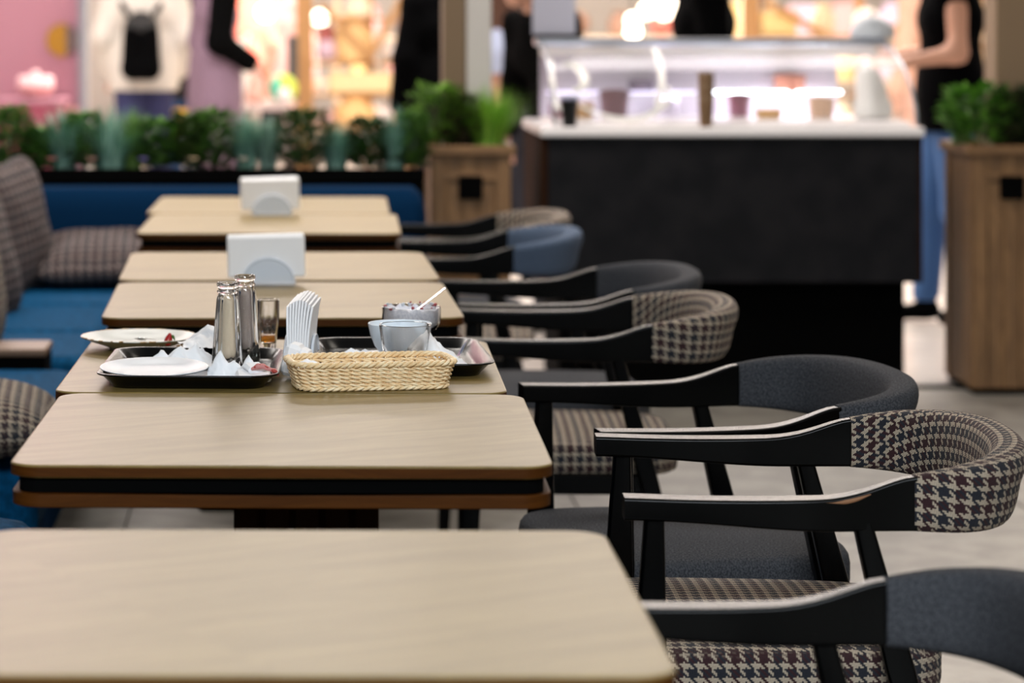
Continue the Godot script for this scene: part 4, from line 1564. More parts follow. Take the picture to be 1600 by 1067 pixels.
func greenery() -> void:
	var tr := thing("planter_trough", "long black planter trough behind the blue bench", "planter", Vector3.ZERO)
	part("box", boxm(Vector3(-3.2, 0, -9.80), Vector3(0.462, 0.75, -9.49), 0.005), M.black_matt, tr)
	part("rim", boxm(Vector3(-3.2, 0.75, -9.51), Vector3(0.462, 0.797, -9.485), 0.004), M.black_matt, tr)
	part("soil", boxm(Vector3(-3.19, 0.745, -9.79), Vector3(0.455, 0.770, -9.515), 0.003), mat(Color(0.07, 0.05, 0.035), 1.0), tr)
	var dk := Color(0.15, 0.30, 0.08)
	var md := Color(0.40, 0.60, 0.18)
	var bl := Color(0.60, 0.76, 0.70)
	var bd := Color(0.28, 0.48, 0.42)
	var list := [
		[-0.955, "bush", 0.205, 0.075, dk, md, "dark green bush at the left end of the trough, above the corner cushion"],
		[-0.845, "bush", 0.14, 0.05, dk, md, "low dark bush between the first bush and the blue green rosemary"],
		[-0.765, "spike", 0.235, 0.075, bd, bl, "blue green spiky rosemary nearest the pink shopfront"],
		[-0.70, "bush", 0.185, 0.065, dk, md, "olive green bush between two spiky blue green plants"],
		[-0.61, "spike", 0.225, 0.10, bd, bl, "broad blue green spiky plant under the person with the backpack"],
		[-0.53, "grass", 0.215, 0.05, md, Color(0.30, 0.42, 0.16), "thin upright green plant right of the broad spiky one"],
		[-0.445, "bush", 0.165, 0.075, dk, md, "low round dark bush left of the mauve dressed person"],
		[-0.345, "bush", 0.185, 0.06, dk, Color(0.28, 0.34, 0.10), "olive bush under the mauve dressed person"],
		[-0.255, "bush", 0.20, 0.075, dk, md, "tall dark green bush above the farthest napkin holder's left side"],
		[-0.145, "spike", 0.215, 0.06, bd, bl, "slender blue green spiky plant left of the wooden lattice post"],
		[-0.07, "spike", 0.19, 0.05, Color(0.32, 0.42, 0.38), bl, "pale grey green spiky plant under the toy ball"],
		[0.055, "bush", 0.20, 0.085, dk, Color(0.25, 0.36, 0.10), "wide leafy green bush under the wooden lattice post"],
		[0.165, "spike", 0.18, 0.06, bd, bl, "short blue green spiky plant right of the wide bush"],
		[0.275, "bush", 0.17, 0.065, dk, Color(0.16, 0.25, 0.08), "very dark low bush below the gold basket"],
		[0.365, "spike", 0.215, 0.06, bd, bl, "blue green trailing plant near the wooden planter box"],
		[0.425, "bush", 0.19, 0.05, dk, md, "dark green bush at the right end of the trough"],
	]
	for p in list:
		var t := plant("trough_plant", p[6], Vector3(p[0], 0.7705, -9.65), p[1], p[2] * 1.1, p[3] * (1.2 if p[1] == "bush" else 1.6), 620 if p[1] == "bush" else 420, p[4], p[5], "plants in the black trough")
		if p[1] == "bush":
			part("leaf_base", foliage("big", p[2] * 0.7, p[3], 60, p[4], p[4]), M.foliage, t, "", "stuff")
	for f in [[-0.80, Color(0.75, 0.48, 0.46), "dusty pink"], [-0.665, Color(0.85, 0.66, 0.60), "pale salmon"], [-0.49, Color(0.52, 0.47, 0.75), "violet"], [-0.32, Color(0.87, 0.78, 0.62), "cream yellow"], [-0.15, Color(0.8, 0.75, 0.68), "off white"]]:
		var t := thing("trough_flower", "small %s flower low between the trough plants" % f[2], "flower", Vector3(f[0], 0.7705, -9.535), 0.0, "flowers in the black trough")
		part("stem", tubem([Vector3.ZERO, Vector3(0.003, 0.02, 0), Vector3(0, 0.045, 0)], 0.002, 6), M.leaf, t)
		for k in 6:
			var pm := MB.new()
			var bs := Basis(Vector3.UP, TAU * k / 6.0) * Basis(Vector3.BACK, 0.5)
			pm.lathe([Vector3(0.0003, -0.002, 0), Vector3(0.006, -0.001, 0), Vector3(0.009, 0.001, 0), Vector3(0.006, 0.002, 0), Vector3(0.0003, 0.0025, 0)], 10, Transform3D(bs, Vector3(0, 0.05, 0) + bs * Vector3(0.011, 0, 0)))
			part("petal", pm, mat(f[1], 0.7), t)
	# two oak planter boxes with posts
	for s in [[0.632, "oak planter box with a black square left of the service counter"], [2.506, "oak planter box with a black square at the right frame edge"]]:
		var b := thing("planter_box", s[1], "planter", Vector3(s[0], 0, -9.75), 0.0, "oak planter boxes")
		for side in 4:
			var w := 0.279 if side % 2 == 0 else 0.40
			var cn := 5 if side % 2 == 0 else 7
			for i in cn:
				var x0 := -w / 2 + w * i / cn
				var m := MB.new()
				var tf := Transform3D(Basis(Vector3.UP, PI / 2 * side), Vector3(0, 0, -0.2))
				var off := 0.2 if side % 2 == 0 else 0.1395
				m.box(Vector3(x0 + 0.0008, 0.02, off - 0.018), Vector3(x0 + w / cn - 0.0008, 0.83, off - (0.0 if i in [0, cn - 1] else 0.007)), 0.002, tf)
				for q in m.uv.size():
					m.uv[q] = Vector2(m.v[q].y * 0.8 + i * 0.3 + side * 0.17, (m.v[q].x + m.v[q].z) * 1.1 + i * 0.23)
				part("plank", m, M.planter, b)
		part("rail", boxm(Vector3(-0.1, 0.74, -0.008), Vector3(0.1, 0.765, 0.001), 0.002), M.planter, b, "dark slot rail")
		for e in [[Vector3(-0.156, 0.828, -0.012), Vector3(0.156, 0.862, 0.016)], [Vector3(-0.156, 0.828, -0.416), Vector3(0.156, 0.862, -0.388)], [Vector3(-0.156, 0.828, -0.388), Vector3(-0.128, 0.862, -0.012)], [Vector3(0.128, 0.828, -0.388), Vector3(0.156, 0.862, -0.012)]]:
			part("rim", boxm(e[0], e[1], 0.003), M.planter, b)
		part("soil", boxm(Vector3(-0.125, 0.76, -0.385), Vector3(0.125, 0.83, -0.015), 0.003), mat(Color(0.07, 0.05, 0.035), 1.0), b)
		part("plinth", boxm(Vector3(-0.13, 0.0, -0.39), Vector3(0.13, 0.02, -0.01), 0.002), M.black_matt, b)
		part("black_plate", boxm(Vector3(-0.042, 0.676, 0.0), Vector3(0.042, 0.757, 0.012), 0.003), M.black_matt, b, "black square plate")
	var lp := thing("wooden_post", "tall brown and pale post rising from the planter box left of the counter", "post", Vector3(0.632, 0.8305, -10.0))
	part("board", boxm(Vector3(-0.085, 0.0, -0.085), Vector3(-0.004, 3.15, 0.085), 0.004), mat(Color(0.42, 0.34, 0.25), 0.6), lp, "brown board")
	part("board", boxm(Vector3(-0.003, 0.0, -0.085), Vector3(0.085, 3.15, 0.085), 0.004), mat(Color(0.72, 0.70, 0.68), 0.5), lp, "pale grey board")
	var rp := thing("wooden_post", "tall brown post rising from the planter box at the right frame edge", "post", Vector3(2.585, 0.8305, -10.03))
	part("board", boxm(Vector3(-0.085, 0.0, -0.085), Vector3(0.085, 3.15, 0.085), 0.004), M.post, rp)
	part("foot", boxm(Vector3(-0.1, 0.0, -0.1), Vector3(0.1, 0.03, 0.1), 0.004), M.post, rp)
	var gr := Color(0.34, 0.52, 0.08)
	plant("planter_plant", "bright green grassy plant on the right side of the left planter box", Vector3(0.70, 0.8305, -9.85), "grass", 0.25, 0.16, 700, Color(0.30, 0.52, 0.07), Color(0.60, 0.80, 0.22), "plants in the oak planter boxes")
	plant("planter_plant", "dark reddish leafy plant in the middle of the left planter box", Vector3(0.60, 0.8305, -9.84), "bush", 0.20, 0.09, 400, Color(0.10, 0.05, 0.03), Color(0.18, 0.16, 0.05), "plants in the oak planter boxes")
	plant("planter_plant", "yellow green leafy plant on the left side of the left planter box", Vector3(0.525, 0.8305, -9.86), "bush", 0.24, 0.11, 520, Color(0.24, 0.40, 0.07), Color(0.46, 0.66, 0.14), "plants in the oak planter boxes")
	plant("planter_plant", "bright green leafy plant on the left side of the right planter box", Vector3(2.42, 0.8305, -9.86), "big", 0.23, 0.125, 420, Color(0.18, 0.38, 0.06), Color(0.38, 0.62, 0.12), "plants in the oak planter boxes")
	plant("planter_plant", "dark brown green plant in the middle of the right planter box", Vector3(2.52, 0.8305, -9.84), "bush", 0.22, 0.09, 420, Color(0.10, 0.08, 0.03), Color(0.16, 0.24, 0.06), "plants in the oak planter boxes")
	plant("planter_plant", "deep green plant at the far right of the right planter box", Vector3(2.61, 0.8305, -9.86), "bush", 0.23, 0.09, 420, Color(0.06, 0.14, 0.04), Color(0.14, 0.30, 0.07), "plants in the oak planter boxes")


# ---------------------------------------------------------------- people and the shop behind
func hand_bones(w: Vector3, dir: Vector3, side: Vector3) -> Array:
	# palm, four bent fingers of unequal length and a thumb from the palm's side
	var up := dir.cross(side).normalized()
	var b := []
	for i in 4:
		var o := side * (i - 1.5) * 0.019
		b.append([w + o * 0.6, w + dir * 0.085 + o, 0.013, 0.011])
	for i in 4:
		var o := side * (i - 1.5) * 0.020
		var l: float = [0.062, 0.075, 0.079, 0.068][i]
		var k := w + dir * 0.085 + o
		var k2 := k + (dir * 0.9 + up * 0.3).normalized() * l * 0.5
		b.append([k, k2, 0.0095, 0.0088])
		b.append([k2, k2 + (dir * 0.65 + up * 0.65).normalized() * l * 0.5, 0.0088, 0.0075])
	var t := w + dir * 0.03 + side * 0.032
	b.append([t, t + (dir * 0.7 + side * 0.6).normalized() * 0.04, 0.012, 0.0105])
	b.append([t + (dir * 0.7 + side * 0.6).normalized() * 0.04, t + (dir * 0.9 + side * 0.45 + up * 0.2).normalized() * 0.072, 0.0105, 0.008])
	return b


# o: height, arms [left elbow, left wrist, right elbow, right wrist] offsets from the shoulder, colours of the clothes
func person(label: String, at: Vector3, turn: float, o: Dictionary) -> Node3D:
	var t := thing("person", label, "person", at, turn)
	var k: float = o.get("height", 1.7) / 1.7
	var lean: float = o.get("lean", 0.0)
	var L := func(p: Vector3) -> Vector3:
		var q := p * k
		if q.y > 0.95 * k:
			q.z -= (q.y - 0.95 * k) * lean
		return q
	var hipw := 0.085
	var step: float = o.get("step", 0.06)
	var legs := []
	var shoes := []
	for s in [-1.0, 1.0]:
		var z: float = s * step
		var hip: Vector3 = L.call(Vector3(s * hipw, 0.90, 0))
		var knee: Vector3 = L.call(Vector3(s * hipw * 1.05, 0.48, -z * 0.5 - 0.02))
		var ank: Vector3 = L.call(Vector3(s * hipw * 1.1, 0.085, -z))
		legs.append([hip, knee, 0.082, 0.056])
		legs.append([knee, ank, 0.055, 0.036])
		shoes.append([ank + Vector3(0, -0.04, 0.025), ank + Vector3(0, -0.05, -0.13), 0.040, 0.034])
		shoes.append([ank + Vector3(0, -0.03, 0.0), ank + Vector3(0, 0.02, 0.005), 0.042, 0.04])
	var torso := [
		[L.call(Vector3(-0.07, 0.93, 0)), L.call(Vector3(0.07, 0.93, 0)), 0.098, 0.098],
		[L.call(Vector3(-0.045, 1.08, 0)), L.call(Vector3(0.045, 1.08, 0)), 0.088, 0.088],
		[L.call(Vector3(-0.075, 1.26, 0)), L.call(Vector3(0.075, 1.26, 0)), 0.100, 0.100],
		[L.call(Vector3(-0.16, 1.39, 0)), L.call(Vector3(0.16, 1.39, 0)), 0.058, 0.058],
		[L.call(Vector3(0, 0.95, 0)), L.call(Vector3(0, 1.35, 0)), 0.09, 0.08],
	]
	var arms := []
	var hands := []
	var ap: Array = o.get("arms", [Vector3(-0.06, -0.27, 0.02), Vector3(-0.07, -0.51, -0.04), Vector3(0.06, -0.27, 0.02), Vector3(0.07, -0.51, -0.04)])
	for i in 2:
		var s := -1.0 if i == 0 else 1.0
		var sh: Vector3 = L.call(Vector3(s * 0.175, 1.38, 0))
		var el: Vector3 = sh + ap[i * 2] * k
		var wr: Vector3 = sh + ap[i * 2 + 1] * k
		arms.append([sh, el, 0.050, 0.040])
		arms.append([el, wr, 0.040, 0.027])
		var dir := (wr - el).normalized()
		var sd := dir.cross(Vector3.UP if absf(dir.y) < 0.8 else Vector3.RIGHT).normalized()
		hands.append_array(hand_bones(wr, dir, sd))
	var hd: Vector3 = L.call(Vector3(0, 1.585, -0.015))
	var head := [
		[L.call(Vector3(0, 1.36, 0.01)), L.call(Vector3(0, 1.50, 0)), 0.056, 0.052],
		[hd + Vector3(0, 0.035, 0.02), hd + Vector3(0, 0.035, -0.02), 0.088, 0.082],
		[hd + Vector3(0, -0.02, -0.01), hd + Vector3(0, -0.075, -0.05), 0.07, 0.04],
	]
	var face := [
		[hd + Vector3(0, 0.02, -0.095), hd + Vector3(0, -0.02, -0.112), 0.010, 0.014],
		[hd + Vector3(-0.018, -0.055, -0.092), hd + Vector3(0.018, -0.055, -0.092), 0.009, 0.009],
		[hd + Vector3(-0.085, 0.02, 0.0), hd + Vector3(-0.09, -0.03, 0.005), 0.014, 0.010],
		[hd + Vector3(0.085, 0.02, 0.0), hd + Vector3(0.09, -0.03, 0.005), 0.014, 0.010],
	]
	var body: MB = blob(legs + torso + arms + head, 0.024, 0.04)
	for extra in [blob(head.slice(1) + face, 0.010, 0.018), blob(hands.slice(0, hands.size() / 2), 0.007, 0.006), blob(hands.slice(hands.size() / 2), 0.007, 0.006)]:
		var f := body.v.size()
		body.v.append_array(extra.v)
		body.uv.append_array(extra.uv)
		body.col.append_array(extra.col)
		for i in extra.idx:
			body.idx.append(i + f)
	part("body", body, M.skin, t)
	for s in [-1.0, 1.0]:
		part("eye", blob([[hd + Vector3(s * 0.03, 0.018, -0.086), hd + Vector3(s * 0.034, 0.018, -0.086), 0.0095, 0.0095]], 0.004, 0.002), mat(Color(0.12, 0.08, 0.06), 0.2), t)
	var grow := func(b: Array, d: float, dk := 0.0) -> Array:
		var q := []
		for e in b:
			q.append([e[0], e[1], e[2] + d, e[3] + d + dk])
		return q
	part("trousers", blob(grow.call(legs, 0.016, 0.006) + grow.call(torso.slice(0, 1), 0.004), 0.022, 0.04, [0.09 * k, 1.0 * k]), o.get("trousers", mat(Color(0.1, 0.1, 0.13), 0.9)), t)
	for i in 2:
		part("shoe", blob(shoes.slice(i * 2, i * 2 + 2), 0.016, 0.02, [0.001, 0.3]), o.get("shoes", M.black_matt), t)
	var puff: float = o.get("puff", 0.018)
	var top: Array = grow.call(torso, puff)
	if o.get("sleeves", true):
		top += grow.call(arms, puff * 0.9, 0.006)
	var hem: float = o.get("hem", 0.88)
	if o.has("skirt"):
		for s in [-1.0, 1.0]:
			top.append([L.call(Vector3(s * 0.04, 1.15, 0)), L.call(Vector3(s * 0.07, hem - 0.05, 0)), 0.10, o.skirt])
			top.append([L.call(Vector3(s * 0.075, 1.0, 0)), L.call(Vector3(s * 0.08, 0.8, 0)), 0.125, 0.13])
	else:
		for s in [-1.0, 1.0]:
			top.append([L.call(Vector3(s * 0.07, 1.0, 0)), L.call(Vector3(s * 0.08, hem - 0.05, 0)), 0.10 + puff, 0.10 + puff])
	part("top", blob(top, 0.022, 0.04, [hem * k, 1.45 * k]), o.get("top", mat(Color(0.5, 0.5, 0.5), 0.9)), t)
	if o.has("sleeve"):
		part("sleeve", blob(grow.call(arms.slice(2), 0.034), 0.02, 0.03), o.sleeve, t, "black sleeve")
	var hb := [[hd + Vector3(0, 0.05, 0.025), hd + Vector3(0, 0.06, 0.0), 0.096, 0.088]]
	if o.get("long_hair", false):
		hb.append([hd + Vector3(-0.03, 0.02, 0.06), hd + Vector3(-0.04, -0.24, 0.075), 0.075, 0.05])
		hb.append([hd + Vector3(0.03, 0.02, 0.06), hd + Vector3(0.04, -0.24, 0.075), 0.075, 0.05])
	part("hair", blob(hb, 0.014, 0.03), mat(o.get("hair", Color(0.1, 0.07, 0.05)), 0.6), t)
	return t


func good(called: String, label: String, cat: String, at: Vector3, kind: String, s: Vector3, c: Color, group := "goods in the shop") -> void:
	var m := MB.new()
	if kind == "box":
		m.box(Vector3(-s.x / 2, 0, -s.z / 2), Vector3(s.x / 2, s.y, s.z / 2), 0.01)
	elif kind == "ball":
		m = lathem([Vector2(0.0005, 0.0)] + range(1, 12).map(func(i): return Vector2(sin(PI * i / 12.0) * s.x / 2, s.y * (0.5 - 0.5 * cos(PI * i / 12.0)))) + [Vector2(0.0005, s.y)], 20)
	elif kind == "jar":
		m = lathem([Vector2(0.0005, 0.0), Vector2(s.x * 0.42, 0.0), Vector2(s.x * 0.5, s.y * 0.1), Vector2(s.x * 0.5, s.y * 0.65), Vector2(s.x * 0.3, s.y * 0.8), Vector2(s.x * 0.3, s.y * 0.9), Vector2(s.x * 0.36, s.y * 0.92), Vector2(s.x * 0.34, s.y), Vector2(0.0005, s.y)], 20)
	else:
		m = blob([[Vector3(0, s.x * 0.42, 0), Vector3(0, s.y * 0.45, 0), s.x * 0.42, s.x * 0.36], [Vector3(0, s.y * 0.6, 0), Vector3(0, s.y * 0.75, 0), s.x * 0.3, s.x * 0.26], [Vector3(-s.x * 0.2, s.y * 0.85, 0), Vector3(-s.x * 0.24, s.y * 0.93, 0), s.x * 0.1, s.x * 0.08], [Vector3(s.x * 0.2, s.y * 0.85, 0), Vector3(s.x * 0.24, s.y * 0.93, 0), s.x * 0.1, s.x * 0.08]], s.x * 0.08, s.x * 0.1, [0.0, s.y * 1.2])
	var o := part(called, m, mat(c.lerp(Color(0.97, 0.93, 0.9), 0.3), 0.7), self)
	tag(o, label, cat, group)
	o.position = at


func background() -> void:
	# pink shopfront at the left
	var pk := mat(Color(0.65, 0.46, 0.53), 0.7)
	var pd := mat(Color(0.60, 0.28, 0.37), 0.7)
	struct("wall_shopfront", boxm(Vector3(-7, 0.60, -20.15), Vector3(-1.485, 4.0, -20.0), 0.004), pk)
	struct("wall_shopfront", boxm(Vector3(-7, 0.0, -20.15), Vector3(-1.485, 0.598, -19.97), 0.004), pd)
	struct("trim_2", boxm(Vector3(-7, 0.592, -20.0), Vector3(-1.485, 0.625, -19.955), 0.004), mat(Color(0.85, 0.62, 0.62), 0.6))
	struct("trim_3", boxm(Vector3(-1.485, 0.0, -20.15), Vector3(-1.425, 4.0, -19.95), 0.004), mat(Color(0.52, 0.54, 0.58), 0.4, 0.3))
	struct("wall_fascia", boxm(Vector3(-1.425, 2.5, -20.1), Vector3(8, 4.0, -19.95), 0.004), mat(Color(0.42, 0.42, 0.43), 0.7))
	var ds := thing("wall_disc", "round gold and grey wall disc on the pink shopfront", "wall disc", Vector3(-1.60, 1.10, -19.96))
	for s in [[-1.0, mat(Color(0.62, 0.45, 0.10), 0.4, 0.3), "gold segment", -0.115, 0.025], [1.0, mat(Color(0.36, 0.30, 0.30), 0.4), "dark grey segment", 0.028, 0.115]]:
		var ring := []
		for z in [-0.035, 0.0]:
			var p := PackedVector3Array()
			for i in 17:
				var x := lerpf(s[3], s[4], i / 16.0)
				p.append(Vector3(x, sqrt(maxf(0.0, 0.0133 - x * x)), z))
			for i in range(16, -1, -1):
				var x := lerpf(s[3], s[4], i / 16.0)
				p.append(Vector3(x, -sqrt(maxf(0.0, 0.0133 - x * x)) - 0.0002, z))
			ring.append(p)
		var m := MB.new()
		m.loft(ring)
		part("segment", m, s[1], ds, s[2])
	var fb := thing("blossom_bowl", "low bowl of pale pink blossoms on a pink plinth before the shopfront", "flowers", Vector3(-1.77, 0.695, -19.75))
	part("bowl", lathem([Vector2(0.0005, 0.0), Vector2(0.06, 0.0), Vector2(0.13, 0.06), Vector2(0.135, 0.065), Vector2(0.12, 0.06), Vector2(0.0005, 0.05)], 24), mat(Color(0.86, 0.66, 0.66), 0.5), fb)
	for i in 9:
		var a := TAU * i / 8.0
		var rr := 0.0 if i == 8 else 0.085
		part("blossom", blob([[Vector3(cos(a) * rr, 0.10, sin(a) * rr * 0.7), Vector3(cos(a) * rr * 1.1, 0.125 + (0.04 if i == 8 else 0.0), sin(a) * rr * 0.7), 0.045, 0.035]], 0.014, 0.01), mat(Color(0.93, 0.78, 0.80), 0.8), fb)
	var pl := thing("plinth", "pink display plinth under the blossom bowl", "plinth", Vector3(-1.8, 0, -19.72))
	part("block", boxm(Vector3(-0.2, 0.0, -0.2), Vector3(0.22, 0.66, 0.15), 0.01), pd, pl)
	part("slab", boxm(Vector3(-0.23, 0.66, -0.23), Vector3(0.25, 0.694, 0.18), 0.008), pk, pl)
	# people
	var p1 := person("person seen from behind in a puffy cream white jacket and dark blue trousers", Vector3(-0.88, 0, -17.2), 0.05, {"height": 1.76, "puff": 0.036, "hem": 0.80, "top": mat(Color(0.80, 0.77, 0.73), 0.8), "trousers": mat(Color(0.17, 0.18, 0.33), 0.9), "arms": [Vector3(-0.06, -0.26, 0.02), Vector3(-0.03, -0.46, -0.12), Vector3(0.06, -0.26, 0.02), Vector3(0.03, -0.46, -0.12)], "step": 0.1})
	var bp := thing("backpack", "small black backpack on the back of the person in the white jacket", "backpack", Vector3(-0.885, 0.88, -16.96), 0.05)
	part("bag", blob([[Vector3(-0.055, 0.09, 0), Vector3(-0.055, 0.30, 0), 0.065, 0.055], [Vector3(0.055, 0.09, 0), Vector3(0.055, 0.30, 0), 0.065, 0.055], [Vector3(-0.05, 0.08, 0.02), Vector3(0.05, 0.08, 0.02), 0.065, 0.065]], 0.014, 0.03), dull(Color(0.02, 0.02, 0.022)), bp)
	part("flap", blob([[Vector3(-0.05, 0.34, -0.01), Vector3(0.05, 0.34, -0.01), 0.055, 0.055], [Vector3(-0.035, 0.41, -0.02), Vector3(0.035, 0.41, -0.02), 0.02, 0.02]], 0.012, 0.02), mat(Color(0.10, 0.10, 0.10), 0.7), bp)
	for s in [-1.0, 1.0]:
		part("strap", tubem([Vector3(s * 0.05, 0.36, -0.03), Vector3(s * 0.11, 0.46, -0.09), Vector3(s * 0.13, 0.50, -0.2)], [0.015, 0.018, 0.018], 8), mat(Color(0.05, 0.05, 0.05), 0.8), bp)
	person("person in a long mauve dress with a black sleeve, walking right past the shop", Vector3(-0.42, 0, -16.2), -PI / 2 + 0.35, {"height": 1.74, "hem": 0.42, "skirt": 0.17, "top": mat(Color(0.45, 0.36, 0.42), 0.9), "sleeve": dull(Color(0.02, 0.02, 0.02)), "arms": [Vector3(-0.06, -0.27, 0.02), Vector3(-0.07, -0.51, -0.04), Vector3(0.04, -0.27, 0.05), Vector3(0.03, -0.38, -0.13)], "hair": Color(0.55, 0.5, 0.48)})
	person("person in a flared black coat half hidden by the tall post", Vector3(0.79, 0, -14.0), 0.3, {"height": 1.66, "hem": 0.6, "skirt": 0.235, "top": dull(Color(0.012, 0.012, 0.014))})
	person("person in a pale blue shirt with long brown hair", Vector3(1.05, 0, -13.4), -0.6, {"height": 1.50, "hem": 1.16, "puff": 0.035, "top": mat(Color(0.66, 0.70, 0.80), 0.8), "trousers": mat(Color(0.10, 0.10, 0.14), 0.9), "long_hair": true, "hair": Color(0.30, 0.17, 0.09)})
	person("staff person in black, standing behind the middle of the display case", Vector3(1.645, 0, -11.15), PI / 2, {"height": 1.72, "top": dull(Color(0.012, 0.012, 0.013))})
	person("staff person in black with brown hair, stooping behind the left of the display case", Vector3(1.16, 0, -11.6), PI / 2 + 0.5, {"height": 1.56, "lean": 0.35, "top": dull(Color(0.02, 0.018, 0.018)), "long_hair": true, "hair": Color(0.30, 0.19, 0.13)})
	person("person in a black top and blue jeans beside the right planter, facing the counter", Vector3(2.80, 0, -11.9), PI / 2 - 0.1, {"height": 1.74, "hem": 0.80, "puff": 0.035, "sleeves": false, "top": dull(Color(0.014, 0.014, 0.018)), "trousers": mat(Color(0.22, 0.36, 0.55), 0.9), "arms": [Vector3(-0.05, -0.26, 0.0), Vector3(-0.02, -0.30, -0.24), Vector3(0.05, -0.26, 0.0), Vector3(0.0, -0.28, -0.24)], "step": 0.09})
	person("shopper in a coral red top far back in the bright shop", Vector3(-0.34, 0, -19.2), 0.4, {"height": 1.66, "hem": 0.95, "top": mat(Color(0.84, 0.46, 0.42), 0.9), "trousers": mat(Color(0.6, 0.55, 0.55), 0.9), "hair": Color(0.5, 0.35, 0.25)})
	person("shopper in a pale pink coat beside the wooden lattice stand", Vector3(-0.06, 0, -20.4), -0.4, {"height": 1.64, "hem": 0.62, "skirt": 0.15, "top": mat(Color(0.85, 0.70, 0.70), 0.9)})
	person("shopper in a peach dress beyond the right end of the counter", Vector3(3.70, 0, -16.2), 0.6, {"height": 1.66, "hem": 0.55, "skirt": 0.14, "top": mat(Color(0.86, 0.66, 0.56), 0.9), "hair": Color(0.45, 0.3, 0.2)})
	person("person in a dark brown coat and jeans, between the white jacket and the mauve dress", Vector3(-0.66, 0, -18.3), 0.2, {"height": 1.68, "hem": 0.75, "top": mat(Color(0.10, 0.07, 0.07), 0.9), "trousers": mat(Color(0.16, 0.28, 0.45), 0.9), "hair": Color(0.15, 0.1, 0.08)})
	var yb := thing("shopping_bag", "yellow shopping bag low beside the person in the white jacket", "bag", Vector3(-0.645, 0.56, -17.35), 0.2)
	part("bag", boxm(Vector3(-0.06, 0.0, -0.03), Vector3(0.06, 0.15, 0.03), 0.006), mat(Color(0.88, 0.68, 0.20), 0.7), yb)
	for z in [-0.02, 0.02]:
		part("handle", tubem([Vector3(-0.03, 0.15, z), Vector3(-0.022, 0.21, z), Vector3(0.022, 0.21, z), Vector3(0.03, 0.15, z)], 0.004, 6), M.black_matt, yb)
	# display table with toys
	var dt := thing("display_table", "white display table of toys left of the wooden lattice stand", "table", Vector3(-0.13, 0, -17.6))
	part("top", boxm(Vector3(-0.28, 0.70, -0.25), Vector3(0.14, 0.735, 0.25), 0.006), mat(Color(0.82, 0.74, 0.72), 0.5), dt)
	for sx in [-0.26, 0.12]:
		for sz in [-0.23, 0.23]:
			part("leg", boxm(Vector3(sx - 0.015, 0, sz - 0.015), Vector3(sx + 0.015, 0.70, sz + 0.015), 0.003), mat(Color(0.7, 0.6, 0.58), 0.5), dt)
	var tb := thing("toy_ball", "yellow green and turquoise toy ball on the display table", "toy", Vector3(-0.03, 0.83, -17.5))
	for s in [[1.0, Color(0.78, 0.86, 0.30)], [-1.0, Color(0.35, 0.78, 0.66)]]:
		var pr := []
		for i in 9:
			var a := PI / 2 * i / 8.0
			pr.append(Vector3(maxf(0.0005, cos(a) * 0.09), sin(a) * 0.09 * s[0], 0))
		var m := MB.new()
		m.lathe(pr, 24, Transform3D(Basis(Vector3.BACK, -1.2), Vector3.ZERO))
		part("half", m, mat(s[1], 0.5), tb)
	good("box", "white box under the toy ball on the display table", "box", Vector3(-0.05, 0.7355, -17.55), "box", Vector3(0.2, 0.02, 0.2), Color(0.9, 0.85, 0.82))
	good("plush_toy", "white plush toy at the right of the display table", "toy", Vector3(-0.02, 0.7355, -17.38), "plush", Vector3(0.11, 0.1, 0.1), Color(0.92, 0.86, 0.86))
	good("plush_toy", "large white plush toy with round head on the display table", "toy", Vector3(-0.30, 0.7355, -17.6), "plush", Vector3(0.20, 0.46, 0.2), Color(0.95, 0.93, 0.9))
	good("box", "black box standing at the back of the display table", "box", Vector3(0.03, 0.7355, -17.75), "box", Vector3(0.07, 0.42, 0.05), Color(0.04, 0.03, 0.03))
	good("plush_toy", "salmon plush toy at the left front of the display table", "toy", Vector3(-0.2, 0.7355, -17.4), "plush", Vector3(0.14, 0.2, 0.1), Color(0.86, 0.56, 0.48))
	stand("wooden lattice display stand of gold and cream goods, in the middle of the shop", 0.105, 0.80, -18.0)
	stand("wooden lattice display stand above the right half of the display case", 2.95, 4.15, -18.0)
